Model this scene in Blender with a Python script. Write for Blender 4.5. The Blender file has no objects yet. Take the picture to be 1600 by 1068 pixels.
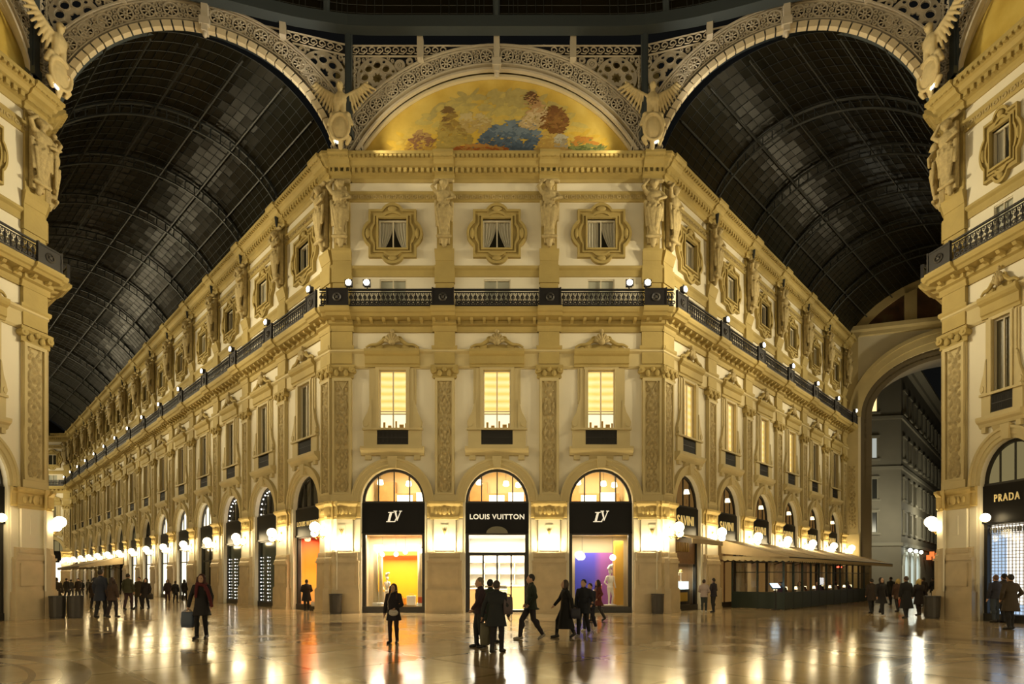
import bpy, math, random
from mathutils import Vector, Matrix, noise
from mathutils.geometry import tessellate_polygon
random.seed(7)
SC = bpy.context.scene
COL = SC.collection
PI = math.pi
F = 904.0; EYE = 1.65; HOR = 901.0; CX = 800.0
sn, cs = math.sin, math.cos
T225 = math.tan(math.radians(22.5))
ORD = ['first','second','third','fourth','fifth','sixth','seventh','eighth','ninth','tenth','eleventh','twelfth','thirteenth','fourteenth','fifteenth','sixteenth']

# ------------------------------------------------------------------ materials
MATS = {}
def nmat(name):
    m = bpy.data.materials.new(name); m.use_nodes = True
    nt = m.node_tree; b = nt.nodes['Principled BSDF']
    return m, nt, b
def mat(name, col, rough=0.6, metal=0.0, emit=None, es=0.0, var=0.0, scale=3.0, bump=0.0, bscale=20.0, spec=0.5):
    if name in MATS: return MATS[name]
    m, nt, b = nmat(name)
    b.inputs['Base Color'].default_value = (*col, 1); b.inputs['Roughness'].default_value = rough
    b.inputs['Metallic'].default_value = metal
    b.inputs['Specular IOR Level'].default_value = spec
    if emit:
        b.inputs['Emission Color'].default_value = (*emit, 1); b.inputs['Emission Strength'].default_value = es
    if var or bump:
        g = nt.nodes.new('ShaderNodeNewGeometry')
    if var:
        n = nt.nodes.new('ShaderNodeTexNoise'); n.inputs['Scale'].default_value = scale; n.inputs['Detail'].default_value = 5
        nt.links.new(g.outputs['Position'], n.inputs['Vector'])
        r = nt.nodes.new('ShaderNodeMix'); r.data_type = 'RGBA'
        r.inputs[6].default_value = (*[max(0, c*(1-var)) for c in col], 1)
        r.inputs[7].default_value = (*[min(1, c*(1+var)) for c in col], 1)
        nt.links.new(n.outputs['Fac'], r.inputs[0]); nt.links.new(r.outputs[2], b.inputs['Base Color'])
    if bump:
        n2 = nt.nodes.new('ShaderNodeTexNoise'); n2.inputs['Scale'].default_value = bscale; n2.inputs['Detail'].default_value = 4
        nt.links.new(g.outputs['Position'], n2.inputs['Vector'])
        bp = nt.nodes.new('ShaderNodeBump'); bp.inputs['Strength'].default_value = bump; bp.inputs['Distance'].default_value = 0.03
        nt.links.new(n2.outputs['Fac'], bp.inputs['Height']); nt.links.new(bp.outputs['Normal'], b.inputs['Normal'])
    MATS[name] = m
    return m
def glow(name, col, es):
    if name in MATS: return MATS[name]
    m = bpy.data.materials.new(name); m.use_nodes = True; nt = m.node_tree
    for n in list(nt.nodes): nt.nodes.remove(n)
    o = nt.nodes.new('ShaderNodeOutputMaterial'); e = nt.nodes.new('ShaderNodeEmission')
    e.inputs[0].default_value = (*col, 1); e.inputs[1].default_value = es
    nt.links.new(e.outputs[0], o.inputs[0]); MATS[name] = m
    return m
def glass(name='clear_glass', tint=(1,1,1), refl=0.06):
    if name in MATS: return MATS[name]
    m = bpy.data.materials.new(name); m.use_nodes = True; nt = m.node_tree
    for n in list(nt.nodes): nt.nodes.remove(n)
    o = nt.nodes.new('ShaderNodeOutputMaterial'); t = nt.nodes.new('ShaderNodeBsdfTransparent'); g = nt.nodes.new('ShaderNodeBsdfGlossy')
    t.inputs[0].default_value = (*tint, 1); g.inputs['Roughness'].default_value = 0.03
    x = nt.nodes.new('ShaderNodeMixShader'); f = nt.nodes.new('ShaderNodeFresnel'); f.inputs[0].default_value = 1.35
    nt.links.new(f.outputs[0], x.inputs[0]); nt.links.new(t.outputs[0], x.inputs[1]); nt.links.new(g.outputs[0], x.inputs[2])
    nt.links.new(x.outputs[0], o.inputs[0]); MATS[name] = m
    return m

STONE = mat('carved_stone', (0.41,0.315,0.11), 0.75, var=0.22, scale=1.3, bump=0.25, bscale=9)
STONE2 = mat('pale_stone', (0.54,0.45,0.235), 0.7, var=0.16, scale=1.1, bump=0.15, bscale=7)
PLASTER = mat('cream_plaster', (0.76,0.71,0.57), 0.8, var=0.08, scale=0.7, bump=0.08, bscale=5)
MARBLE = mat('pier_marble', (0.54,0.44,0.28), 0.4, var=0.25, scale=2.2)
ORN = mat('ornament_stone', (0.44,0.35,0.17), 0.75, var=0.4, scale=7, bump=0.7, bscale=26)
IRON = mat('black_iron', (0.008,0.006,0.007), 0.5)
GRILLE = mat('window_guard', (0.02,0.017,0.013), 0.6)
FRAMEB = mat('dark_frame', (0.012,0.010,0.008), 0.4)
WFRAME = mat('painted_frame', (0.66,0.60,0.46), 0.6)
DARKG = mat('unlit_glass', (0.025,0.024,0.018), 0.12, spec=0.6)
GREYG = mat('dusky_glass', (0.17,0.155,0.10), 0.25)
CURT = mat('net_curtain', (0.46,0.44,0.36), 0.9)
BLIND = None
IRONB = mat('slate_iron', (0.07,0.088,0.10), 0.5, metal=0.3)
LATT = mat('painted_ironwork', (0.56,0.50,0.40), 0.6, var=0.12, scale=4)
GILT = mat('gilded_stone', (0.56,0.43,0.17), 0.65, var=0.2, scale=4, bump=0.3, bscale=18)
SIGNB = mat('sign_black', (0.004,0.0035,0.004), 0.35, spec=.15)
SIGNW = mat('sign_letters', (0.8,0.76,0.66), 0.5, emit=(1,0.93,0.75), es=0.5)
SIGNG = mat('gold_letters', (0.75,0.58,0.22), 0.4, emit=(1,0.75,0.3), es=0.25)
GLOBE = glow('lamp_globe', (1.0,0.78,0.42), 26)
FLOOD = glow('flood_lens', (1.0,0.92,0.75), 22)
CLEAR = glass()

# ------------------------------------------------------------------ mesh builder
class MB:
    def __init__(s): s.v=[]; s.f=[]; s.m=[]; s.mi=0
    def add(s, vs, fs):
        o=len(s.v); s.v+= [tuple(p) for p in vs]; s.f += [tuple(i+o for i in f) for f in fs]; s.m += [s.mi]*len(fs); return s
    def box(s,x0,x1,y0,y1,z0,z1):
        vs=[(x,y,z) for z in (z0,z1) for y in (y0,y1) for x in (x0,x1)]
        return s.add(vs,[(0,2,3,1),(4,5,7,6),(0,1,5,4),(2,6,7,3),(0,4,6,2),(1,3,7,5)])
    def quad(s,a,b,c,d): return s.add([a,b,c,d],[(0,1,2,3)])
    def prism(s, poly, y0, y1, holes=(), back=True):
        """poly in (x,z); front at y0, back at y1 (y0<y1: front faces -y)"""
        loops=[list(poly)]+[list(h) for h in holes]
        tri=tessellate_polygon([[Vector((p[0],p[1],0)) for p in l] for l in loops])
        flat=[p for l in loops for p in l]; n=len(flat)
        vs=[(p[0],y0,p[1]) for p in flat]+[(p[0],y1,p[1]) for p in flat]
        fs=[]
        for t in tri:
            a,b,c=[flat[i] for i in t]
            cr=(b[0]-a[0])*(c[1]-a[1])-(b[1]-a[1])*(c[0]-a[0])
            t=tuple(t) if cr>0 else (t[0],t[2],t[1])
            fs.append(t)
            if back: fs.append((t[0]+n,t[2]+n,t[1]+n))
        o=0
        for li,l in enumerate(loops):
            k=len(l); ar=sum(l[i][0]*l[(i+1)%k][1]-l[(i+1)%k][0]*l[i][1] for i in range(k))
            for i in range(k):
                a=o+i; b=o+(i+1)%k
                if (ar>0)==(li==0): fs.append((a,a+n,b+n,b))
                else: fs.append((b,b+n,a+n,a))
            o+=k
        return s.add(vs,fs)
    def tube(s, pts, r, n=6, closed=False, caps=True):
        pts=[Vector(p) for p in pts]; k=len(pts); rs=r if isinstance(r,(list,tuple)) else [r]*k
        vs=[]; up=None
        for i in range(k):
            if closed: d=pts[(i+1)%k]-pts[i-1]
            else: d=pts[min(i+1,k-1)]-pts[max(i-1,0)]
            if d.length<1e-9: d=Vector((0,0,1))
            d.normalize()
            if up is None: up = Vector((0,1,0)) if abs(d.y)<0.9 else Vector((1,0,0))
            a=d.cross(up)
            if a.length<1e-4: a=d.orthogonal()
            a.normalize(); b=a.cross(d); up=b
            for j in range(n):
                t=2*PI*j/n; vs.append(pts[i]+(a*cs(t)+b*sn(t))*rs[i])
        fs=[]
        for i in range(k if closed else k-1):
            for j in range(n):
                a=i*n+j; b=i*n+(j+1)%n; c=((i+1)%k)*n+(j+1)%n; d_=((i+1)%k)*n+j
                fs.append((a,b,c,d_))
        if caps and not closed:
            fs.append(tuple(range(n-1,-1,-1))); fs.append(tuple(range((k-1)*n,k*n)))
        return s.add(vs,fs)
    def ell(s,c,r,n=12,m=8):
        if not isinstance(r,(tuple,list)): r=(r,r,r)
        vs=[(c[0],c[1],c[2]-r[2])]
        for i in range(1,m):
            p=-PI/2+PI*i/m
            for j in range(n):
                t=2*PI*j/n; vs.append((c[0]+r[0]*cs(p)*cs(t),c[1]+r[1]*cs(p)*sn(t),c[2]+r[2]*sn(p)))
        vs.append((c[0],c[1],c[2]+r[2])); L=len(vs)-1; fs=[]
        for j in range(n): fs.append((0,1+(j+1)%n,1+j)); fs.append((L,L-n+j,L-n+(j+1)%n))
        for i in range(m-2):
            for j in range(n):
                a=1+i*n+j; b=1+i*n+(j+1)%n; fs.append((a,b,b+n,a+n))
        return s.add(vs,fs)
    def cap(s,p,q,r1,r2,n=10):
        p=Vector(p); q=Vector(q); d=(q-p); L=d.length
        if L<1e-6: return s.ell(p,r1)
        d.normalize()
        pts=[];rs=[]
        for a in (-80,-50,-20): pts.append(p+d*r1*sn(math.radians(a))); rs.append(r1*cs(math.radians(a)))
        for a in (20,50,80): pts.append(q+d*r2*sn(math.radians(a))); rs.append(r2*cs(math.radians(a)))
        return s.tube(pts,rs,n)
    def lathe(s, prof, n=16, c=(0,0,0)):
        vs=[];fs=[]; k=len(prof)
        for (r,z) in prof:
            for j in range(n):
                t=2*PI*j/n; vs.append((c[0]+r*cs(t),c[1]+r*sn(t),c[2]+z))
        for i in range(k-1):
            for j in range(n):
                a=i*n+j; b=i*n+(j+1)%n; fs.append((a,b,b+n,a+n))
        fs.append(tuple(range(n-1,-1,-1))); fs.append(tuple(range((k-1)*n,k*n)))
        return s.add(vs,fs)
    def ring(s, cx, cz, r0, r1, y0, y1, n=16, a0=0, a1=360):
        """flat annulus in the xz plane"""
        full=abs(a1-a0)>=360; k=n if full else n+1
        vs=[]
        for i in range(k):
            t=math.radians(a0+(a1-a0)*i/n)
            for (r,y) in ((r0,y0),(r1,y0),(r1,y1),(r0,y1)): vs.append((cx+r*cs(t),y,cz+r*sn(t)))
        fs=[]
        for i in range(n):
            a=i*4; b=((i+1)%k)*4
            fs += [(a,b,b+1,a+1)[::-1],(a+1,b+1,b+2,a+2)[::-1],(a+3,a,b,b+3)[::-1],(a+2,b+2,b+3,a+3)[::-1]]
        if not full: fs += [(0,1,2,3),((k-1)*4+3,(k-1)*4+2,(k-1)*4+1,(k-1)*4)]
        return s.add(vs,fs)
    def sweep(s, prof, x0, x1, m0=0.0, m1=0.0):
        """prof (out,z) closed; along x; mitre coefficients at each end"""
        k=len(prof)
        vs=[(x0-m0*o,-o,z) for o,z in prof]+[(x1+m1*o,-o,z) for o,z in prof]
        fs=[(i,i+k,(i+1)%k+k,(i+1)%k)[::-1] for i in range(k)]
        fs+= [tuple(range(k))[::-1],tuple(range(k,2*k))]
        return s.add(vs,fs)
    def grid(s, f, nu, nv):
        vs=[f(i/nu,j/nv) for j in range(nv+1) for i in range(nu+1)]
        fs=[(j*(nu+1)+i,j*(nu+1)+i+1,(j+1)*(nu+1)+i+1,(j+1)*(nu+1)+i) for j in range(nv) for i in range(nu)]
        return s.add(vs,fs)
    def xf(s, M):
        s.v=[tuple(M@Vector(p)) for p in s.v]; return s
    def join(s, o, M=None):
        return s.add([M@Vector(p) if M else p for p in o.v], o.f)
    def mesh(s, name, mats, smooth=False):
        me=bpy.data.meshes.new(name); me.from_pydata(s.v,[],s.f)
        if not isinstance(mats,(list,tuple)): mats=[mats]
        for m in mats: me.materials.append(m)
        if len(mats)>1: me.polygons.foreach_set('material_index', s.m)
        if smooth: me.polygons.foreach_set('use_smooth',[True]*len(me.polygons))
        me.update(); return me

CACHE={}
def cached(key, fn):
    if key not in CACHE: CACHE[key]=fn()
    return CACHE[key]
def remat(me, m):
    key=('remat',me.name,m.name)
    if key not in CACHE:
        c=me.copy(); c.materials.clear(); c.materials.append(m); CACHE[key]=c
    return CACHE[key]

def obj(name, data, parent=None, M=None):
    o=bpy.data.objects.new(name,data); COL.objects.link(o)
    if parent is not None: o.parent=parent
    if M is not None: o.matrix_local=M
    return o
def tag(o, label, cat, group=None, kind=None):
    if label: o['label']=label
    if cat: o['category']=cat
    if group: o['group']=group
    if kind: o['kind']=kind
    return o
def put(name, M, parts, label, cat, group=None, kind=None, own=None):
    """one thing: root (own mesh or Empty) + child parts sharing mesh data"""
    r=obj(name, own, None, M); tag(r,label,cat,group,kind)
    def rec(p, lst):
        for e in lst:
            pn, me = e[0], e[1]; sub=e[2] if len(e)>2 else None; L=e[3] if len(e)>3 else None
            c=obj(pn, me, p)
            if L: c['label']=L
            if sub: rec(c, sub)
    rec(r, parts)
    return r
def T(x=0,y=0,z=0): return Matrix.Translation((x,y,z))
def SX(k): return Matrix.Diagonal((k,1,1,1))
def RZ(a): return Matrix.Rotation(a,4,'Z')
def frame(o, d):
    """local x=d (seen rightwards), y into the wall, z up"""
    d=Vector((d[0],d[1],0)).normalized(); y=Vector((-d.y,d.x,0))
    return Matrix(((d.x,y.x,0,o[0]),(d.y,y.y,0,o[1]),(0,0,1,0),(0,0,0,1)))
def ground(px, py):
    Y=F*EYE/(py-HOR); return ((px-CX)/F*Y, Y)

def text_mesh(s, size, mat_, depth=0.03, spacing=1.0, bold=0.0):
    cu=bpy.data.curves.new('lettering','FONT'); cu.body=s; cu.size=size; cu.extrude=depth/2; cu.align_x='CENTER'; cu.align_y='CENTER'
    cu.space_character=spacing; cu.offset=bold; cu.resolution_u=3
    o=bpy.data.objects.new('lettering',cu); COL.objects.link(o)
    bpy.context.view_layer.update()
    me=bpy.data.meshes.new_from_object(o.evaluated_get(bpy.context.evaluated_depsgraph_get()))
    bpy.data.objects.remove(o)
    me.transform(Matrix.Rotation(PI/2,4,'X')); me.materials.clear(); me.materials.append(mat_)
    return me

REM=[]
def remesh_later(mb, name, material, voxel, smooth=2):
    """queue a voxel remesh of overlapping closed shapes; returns a slot list filled by run_remesh"""
    me=mb.mesh(name, material); o=bpy.data.objects.new(name,me); COL.objects.link(o)
    r=o.modifiers.new('r','REMESH'); r.mode='VOXEL'; r.voxel_size=voxel; r.use_smooth_shade=True
    if smooth:
        k=o.modifiers.new('s','SMOOTH'); k.iterations=smooth; k.factor=0.5
    slot=[None]; REM.append((o,slot,material)); return slot
def run_remesh():
    bpy.context.view_layer.update(); dg=bpy.context.evaluated_depsgraph_get()
    for o,slot,m in REM:
        me=bpy.data.meshes.new_from_object(o.evaluated_get(dg)); me.materials.clear(); me.materials.append(m)
        me.polygons.foreach_set('use_smooth',[True]*len(me.polygons)); slot[0]=me
    for o,slot,m in REM:
        old=o.data; bpy.data.objects.remove(o); bpy.data.meshes.remove(old)
    REM.clear()
# ------------------------------------------------------------------ plan of the place (metres)
X0=-0.69; YC=26.6
PL=(X0-7.55,YC); PR=(X0+7.55,YC)          # corners of the building front
S2=math.sqrt(.5)
QR=(X0+18.12,23.2); QL=(X0-18.12,23.2)    # corners of the two near pavilions
FC=frame((X0,YC),(1,0)); FL=frame(PL,(S2,-S2)); FR=frame(PR,(S2,S2))
FPR=frame(QR,(.2,-.98)); FPL=frame(QL,(.2,.98))
LL=72.0; LR=28.6
FEL=frame((PL[0]-LL*S2,PL[1]+LL*S2),(1,0))

ZC=20.7
TOPP=[(-.2,19.75),(.05,19.75),(.10,19.85),(.10,20.0),(.26,20.05),(.26,20.22),(.42,20.28),(.50,20.42),(.62,20.48),(.66,20.56),(.72,20.6),(.72,20.72),(-.2,20.8)]
MIDP=[(-.2,12.86),(.08,12.86),(.12,12.98),(.12,13.10),(.24,13.16),(.24,13.32),(.62,13.36),(.70,13.46),(.78,13.5),(.84,13.6),(.84,13.70),(-.2,13.72)]
FRZ=[(-.2,11.2),(.05,11.2),(.10,11.3),(.10,11.86),(.2,11.95),(.2,12.05),(-.2,12.06)]
STR1=[(-.2,18.85),(.06,18.85),(.09,18.9),(.09,19.2),(.12,19.3),(-.2,19.32)]
STR2=[(-.2,15.42),(.05,15.42),(.07,15.5),(.07,15.7),(.16,15.78),(.16,15.88),(-.2,15.9)]

def wall_mesh(name, strips, Z=20.6, depth=.45, zb=0):
    """strips: (xa,xb,[ (cx,sx) ]) one wall skin with its openings and their reveals"""
    mb=MB()
    for xa,xb,bays in strips:
        outer=[(xa,0)]; holes=[]
        for bay in bays:
            cx,sx=bay[0],bay[1]; ac,asx=(bay[2],bay[3]) if len(bay)>2 else (cx,sx)
            wcx=cx; cx=ac; r=1.46*asx
            outer += [(cx-r,0),(cx-r,5.1)]+[(cx-r*cs(PI*i/16),5.1+1.55*sn(PI*i/16)) for i in range(1,16)]+[(cx+r,5.1),(cx+r,0)]
            for hw,z0,z1 in ((.64,8.45,11.15),(.645,16.68,18.04),(.62,13.9,15.32)):
                hw*=sx; holes.append([(wcx-hw,z0),(wcx+hw,z0),(wcx+hw,z1),(wcx-hw,z1)])
        outer += [(xb,0),(xb,Z),(xa,Z)]
        mb.prism(outer,0,depth,holes,back=False)
    return mb.mesh(name,PLASTER)

# ---- mesh makers, all in bay-local coordinates (x centre of bay, y into the wall)
def m_attic_surround():
    mb=MB()
    def outline(a,d,ry,rx):
        # square with four round lobes
        p=[]
        def arc(hw):
            R=(hw*hw+d*d)/(2*d)
            return [(-hw+2*hw*i/10, math.sqrt(max(0,R*R-(-hw+2*hw*i/10)**2))-(R-d)) for i in range(11)]
        p.append((a,-a)); p+=[(a+v,u) for u,v in arc(rx)]
        p.append((a,a)); p+=[(-u,a+v) for u,v in arc(ry)]
        p.append((-a,a)); p+=[(-a-v,-u) for u,v in arc(rx)]
        p.append((-a,-a)); p+=[(u,-a-v) for u,v in arc(ry)]
        return p
    zc=17.36
    hole=[(-.645,-.68),(.645,-.68),(.645,.68),(-.645,.68)]
    sc_=lambda k,d=.30:[(x*k,zc+z*k) for x,z in outline(1.09,d,.5,.58)]
    hz=[(x,zc+z) for x,z in hole]
    mb.prism(sc_(1.0),-.17,.02,[sc_(.91)],back=False)      # raised outer border
    mb.prism(sc_(.91),-.07,.02,[hz],back=False)            # sunk field
    mb.prism(sc_(.80,.22),-.15,.02,[sc_(.73,.18)],back=False)
    i2=[(x*1.12,zc+z*1.12) for x,z in hole]
    mb.prism(i2,-.20,.02,[hz],back=False)
    for s in (1,-1):   # bosses in the lobes
        mb.ell((0,-.13,zc+s*1.13),(.22,.08,.12)); mb.ell((s*1.14,-.13,zc),(.11,.08,.24))
    return mb
def m_frame(hw,z0,z1,t=.07,y0=.03,y1=.11,bars=(),mull=()):
    mb=MB(); mb.box(-hw,hw,y0,y1,z0,z0+t); mb.box(-hw,hw,y0,y1,z1-t,z1); mb.box(-hw,-hw+t,y0,y1,z0+t,z1-t); mb.box(hw-t,hw,y0,y1,z0+t,z1-t)
    for x in mull: mb.box(x-t*.45,x+t*.45,y0+.004,y1,z0+t*.5,z1-t*.5)
    for z in bars: mb.box(-hw+t*.5,hw-t*.5,y0+.008,y1-.004,z-t*.3,z+t*.3)
    return mb
def m_pane(hw,z0,z1,y=.2):
    return MB().quad((-hw,y,z0),(hw,y,z0),(hw,y,z1),(-hw,y,z1))
def m_curtain(side, hw, z0, z1, kind):
    """a tied-back or straight curtain, with folds"""
    def f(u,v):
        z=z1+(z0-z1)*v
        w=hw*(1-.75*v**1.6) if kind=='tied' else hw*.86
        x=hw-w*u*1.0
        return (side*x, .16+.02*sn(u*26), z)
    return MB().grid(f,26,8)
def m_tall_surround():
    mb=MB()
    for s in (-1,1):
        mb.box(s*.80-.16,s*.80+.16,-.10,.02,8.45,11.2); mb.box(s*.69-.07,s*.69+.07,-.15,.015,8.452,11.19)
        mb.box(s*1.02-.06,s*1.02+.06,-.06,.02,9.6,11.2)
        # scroll at the foot of each jamb
        pts=[(.96,9.75),(1.02,9.7),(1.08,9.45),(1.14,9.2),(1.28,8.95),(1.36,8.75),(1.34,8.55),(1.24,8.45),(.96,8.45)]
        if s<0: pts=[(-a,b) for a,b in pts][::-1]
        mb.prism(pts[::-1] if s>0 else pts[::-1],-.13,.02)
        mb.tube([(s*1.22,-.16,8.66),(s*1.22,.0,8.66)],.13,10)
    mb.box(-.8,.8,-.125,.012,11.13,11.25)
    return mb
def m_pediment():
    mb=MB()
    mb.sweep([(0,11.25),(.14,11.25),(.14,11.36),(.2,11.4),(.2,11.72),(.3,11.8),(.36,11.9),(.36,12.02),(0,12.06)],-1.25,1.25)
    for s in (-1,1):   # swan-neck volutes
        pts=[]
        for i in range(15):
            t=i/14; x=1.2-1.0*t; z=12.12+.30*math.sin(t*PI*.5)**1.3+.05*sn(t*9)
            pts.append((s*x,-.18,z))
        mb.tube(pts,[.05+.06*i/14 for i in range(15)],7)
        sp=[(s*(.30+.14*cs(a)*(1-a/9)),-.17,12.50+.14*sn(a)*(1-a/9)) for a in [i*.5 for i in range(13)]]
        mb.tube(sp,.045,5); mb.ell((s*.62,-.1,12.2),(.22,.08,.13),8,6); mb.ell((s*.9,-.09,12.13),(.14,.06,.08),8,6)
    mb.prism([(-1.2,12.04),(1.2,12.04),(.9,12.12),(.35,12.32),(-.35,12.32),(-.9,12.12)],-.05,.02)
    return mb
def m_crest():
    mb=MB()
    for i in range(7):   # shell
        a=math.radians(20+140*i/6); mb.tube([(0,-.2,12.30),(.36*cs(a),-.25,12.30+.44*sn(a))],[.05,.085],6)
    mb.ell((0,-.24,12.36),(.16,.12,.16)); mb.ell((0,-.2,12.86),(.10,.08,.10)); return mb
def m_apron():
    mb=MB()
    mb.prism([(-1.32,7.62),(1.32,7.62),(1.32,8.45),(-1.32,8.45)],-.10,.02,[[(-.72,7.72),(.72,7.72),(.72,8.38),(-.72,8.38)]],back=False)
    mb.box(-1.38,1.38,-.18,.02,8.38,8.47)
    return mb
def m_guard():
    mb=MB(); mb.box(-.72,.72,-.02,.06,7.72,8.38)
    for i in range(25): x=-.70+1.4*i/24; mb.box(x-.012,x+.012,-.055,-.02,7.74,8.36)
    for z in (7.74,8.05,8.34): mb.box(-.72,.72,-.065,-.02,z-.015,z+.015)
    return mb
def m_sill():
    mb=MB(); mb.sweep([(0,7.2),(.1,7.22),(.16,7.34),(.26,7.42),(.3,7.5),(.3,7.6),(0,7.63)],-1.45,1.45)
    mb.sweep([(0,6.98),(.06,7.0),(.16,7.2),(0,7.22)],-.55,.55)
    for s in (-1,1): mb.box(s*1.12-.14,s*1.12+.14,-.14,.02,7.02,7.22)
    return mb
def m_archivolt(r=1.46):
    mb=MB()
    for (a,b,y) in ((0,.14,-.10),(.14,.34,-.14),(.34,.44,-.19)):
        vs=[]; n=28
        for i in range(n+1):
            t=PI*i/n
            for (q,yy) in ((r+a,y),(r+b,y),(r+b,.02),(r+a,.02)): vs.append((q*cs(t),yy,5.1+(1.55+ (q-r))*sn(t)))
        fs=[]
        for i in range(n):
            k=i*4; l=k+4
            fs += [(k+1,l+1,l,k),(k+2,l+2,l+1,k+1),(k,l,l+3,k+3)]
        mb.add(vs,fs)
    mb.prism([(-.16,6.62),(.16,6.62),(.22,7.16),(-.22,7.16)],-.24,.02)
    return mb
def m_lunette_frame(mull=(-.72,0,.72)):
    mb=MB(); n=24; vs=[]
    for i in range(n+1):
        t=PI*i/n
        for (q,yy) in ((1.34,.22),(1.46,.22),(1.46,.34),(1.34,.34)): vs.append((q*cs(t),yy,5.1+(1.55*q/1.46)*sn(t)))
    fs=[]
    for i in range(n):
        k=i*4; l=k+4; fs += [(k+1,l+1,l,k),(k+2,l+2,l+1,k+1),(k,l,l+3,k+3)]
    mb.add(vs,fs); mb.box(-1.46,1.46,.2,.34,5.06,5.16)
    for x in mull:
        h=5.1+1.5*math.sqrt(max(0,1-(x/1.42)**2)); mb.box(x-.025,x+.025,.24,.3,5.1,h)
    return mb
def m_lunette_pane(y=.3):
    p=[(1.4*cs(PI*i/20),5.1+1.48*sn(PI*i/20)) for i in range(21)]
    mb=MB(); mb.add([(x,y,z) for x,z in p],[tuple(range(21))]); return mb
def m_shop_frame(z1=3.66, door=False):
    mb=MB()
    for s in (-1,1): mb.box(min(s*1.46,s*1.30),max(s*1.46,s*1.30),.2,.36,0,z1)
    mb.box(-1.455,1.455,.19,.37,z1-.06,z1+.02)
    if not door: mb.box(-1.46,1.46,.16,.4,0,.28)
    return mb
def m_relief(w,z0,z1,seed=0,amp=.15):
    """carved panel: mirrored vine scroll with leaves"""
    rnd=random.Random(seed); H=z1-z0
    blobs=[]
    z=z0+.25
    while z<z1-.2:
        blobs.append((0,z,rnd.uniform(.06,.10),rnd.uniform(.09,.15)))
        blobs.append((rnd.uniform(.12,.2),z+rnd.uniform(.1,.2),.06,.08)); z+=rnd.uniform(.28,.4)
    nu=14; nv=int(H/.055)
    def f(u,v):
        x=(u-.5)*w; zz=z0+H*v; ax=abs(x); h=0
        cv=(.13+.10*sn((zz-z0)*5.2))*w/.6
        h=max(h,math.exp(-((ax-cv)/.035)**2))
        for bx,bz,rx,rz in blobs:
            dz=(zz-bz)/rz
            if abs(dz)<3:
                h=max(h,1.1*math.exp(-((ax-bx*w/.6)/rx)**2-dz*dz))
        h*= .75+.5*noise.noise((ax*14,zz*14,seed))
        e=min(1,(w/2-ax)/.03)
        return (x,-.115-amp*max(0,h)*max(0,e)+.03,zz)
    return MB().grid(f,nu,nv)
def m_pier():
    mb=MB()
    mb.box(-.86,.86,-.30,.02,0,.12); mb.box(-.83,.83,-.27,.02,.12,1.08); mb.box(-.80,.80,-.24,.02,1.08,1.14)
    mb.box(-.78,.78,-.20,.02,1.14,2.36)
    mb.prism([(-.62,1.3),(.62,1.3),(.62,2.18),(-.62,2.18)],-.25,-.19)
    mb.box(-.80,.80,-.25,.02,2.30,2.40)
    mb.sweep([(0,2.4),(.24,2.4),(.24,2.5),(.18,2.58),(.16,2.78),(0,2.82)],-.72,.72)
    mb.sweep([(0,2.58),(.2,2.6),(.2,2.72),(0,2.8)],-.62,.62)
    return mb
def m_die():
    mb=MB(); mb.box(-.5,.5,-.12,.02,2.78,4.3)
    for s in (-1,1): mb.box(s*.68-.14,s*.68+.14,-.03,.02,0,4.3)
    mb.box(-.17,.17,-.14,-.1,3.3,4.05)
    return mb
def m_pier_cap():
    mb=MB()
    mb.sweep([(0,4.28),(.16,4.3),(.16,4.4),(.13,4.44),(.13,4.86),(.2,4.92),(.26,5.0),(.26,5.1),(0,5.12)],-.53,.53,.9,.9)
    for s in (-1,1): mb.sweep([(0,4.36),(.06,4.4),(.06,4.86),(.12,4.95),(.14,5.08),(0,5.12)],s*.68-.15,s*.68+.15)
    for i in range(5):
        x=-.4+.2*i; mb.ell((x,-.15,4.66),(.08,.06,.15),8,6)
    mb.ell((0,-.18,4.66),(.13,.07,.18),8,6)
    return mb
def m_shaft():
    mb=MB(); mb.box(-.5,.5,-.18,.02,5.12,5.42); mb.box(-.45,.45,-.10,.02,5.42,10.75)
    for s in (-1,1): mb.box(s*.38-.05,s*.38+.05,-.19,.02,5.5,10.65)
    mb.box(-.435,.435,-.195,.01,5.421,5.52); mb.box(-.435,.435,-.195,.01,10.6,10.74)
    return mb
def m_capital():
    mb=MB()
    mb.sweep([(0,10.72),(.18,10.74),(.18,10.82),(.15,10.86),(.2,11.1),(.28,11.2),(.28,11.3),(.2,11.34),(0,11.4)],-.46,.46,.6,.6)
    for s in (-1,1):
        mb.tube([(s*.5,-.3,11.08),(s*.5,0,11.08)],.14,10); mb.ell((s*.5,-.31,11.08),(.06,.03,.06),8,6)
        mb.ell((s*.22,-.22,10.96),(.12,.08,.16),8,6)
    mb.ell((0,-.26,11.12),(.11,.08,.12),8,6)
    return mb
def m_upper_pier():
    mb=MB()
    mb.box(-.47,.47,-.16,.02,11.4,12.86)
    mb.sweep([(0,12.0),(.2,12.02),(.24,12.1),(.24,12.2),(0,12.24)],-.47,.47,.5,.5)
    mb.sweep([(o+.1 if o>0 else o,z) for o,z in MIDP],-.55,.55)
    mb.box(-.42,.42,-.12,.02,13.7,16.6); mb.box(-.46,.46,-.18,.02,15.1,15.9); mb.box(-.36,.36,-.1,.02,16.5,19.75)
    mb.sweep([(0,16.1),(.14,16.12),(.22,16.4),(.26,16.5),(.26,16.6),(0,16.62)],-.40,.40,.2,.2)
    mb.sweep([(o+.1 if o>0 else o,z) for o,z in TOPP],-.45,.45)
    return mb
def m_dentils(x0,x1,z0,z1,o0,o1,step,w):
    mb=MB(); n=int((x1-x0)/step)
    for i in range(n):
        x=x0+(i+.5)*(x1-x0)/n; mb.box(x-w/2,x+w/2,-o1,-o0,z0,z1)
    return mb
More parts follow.
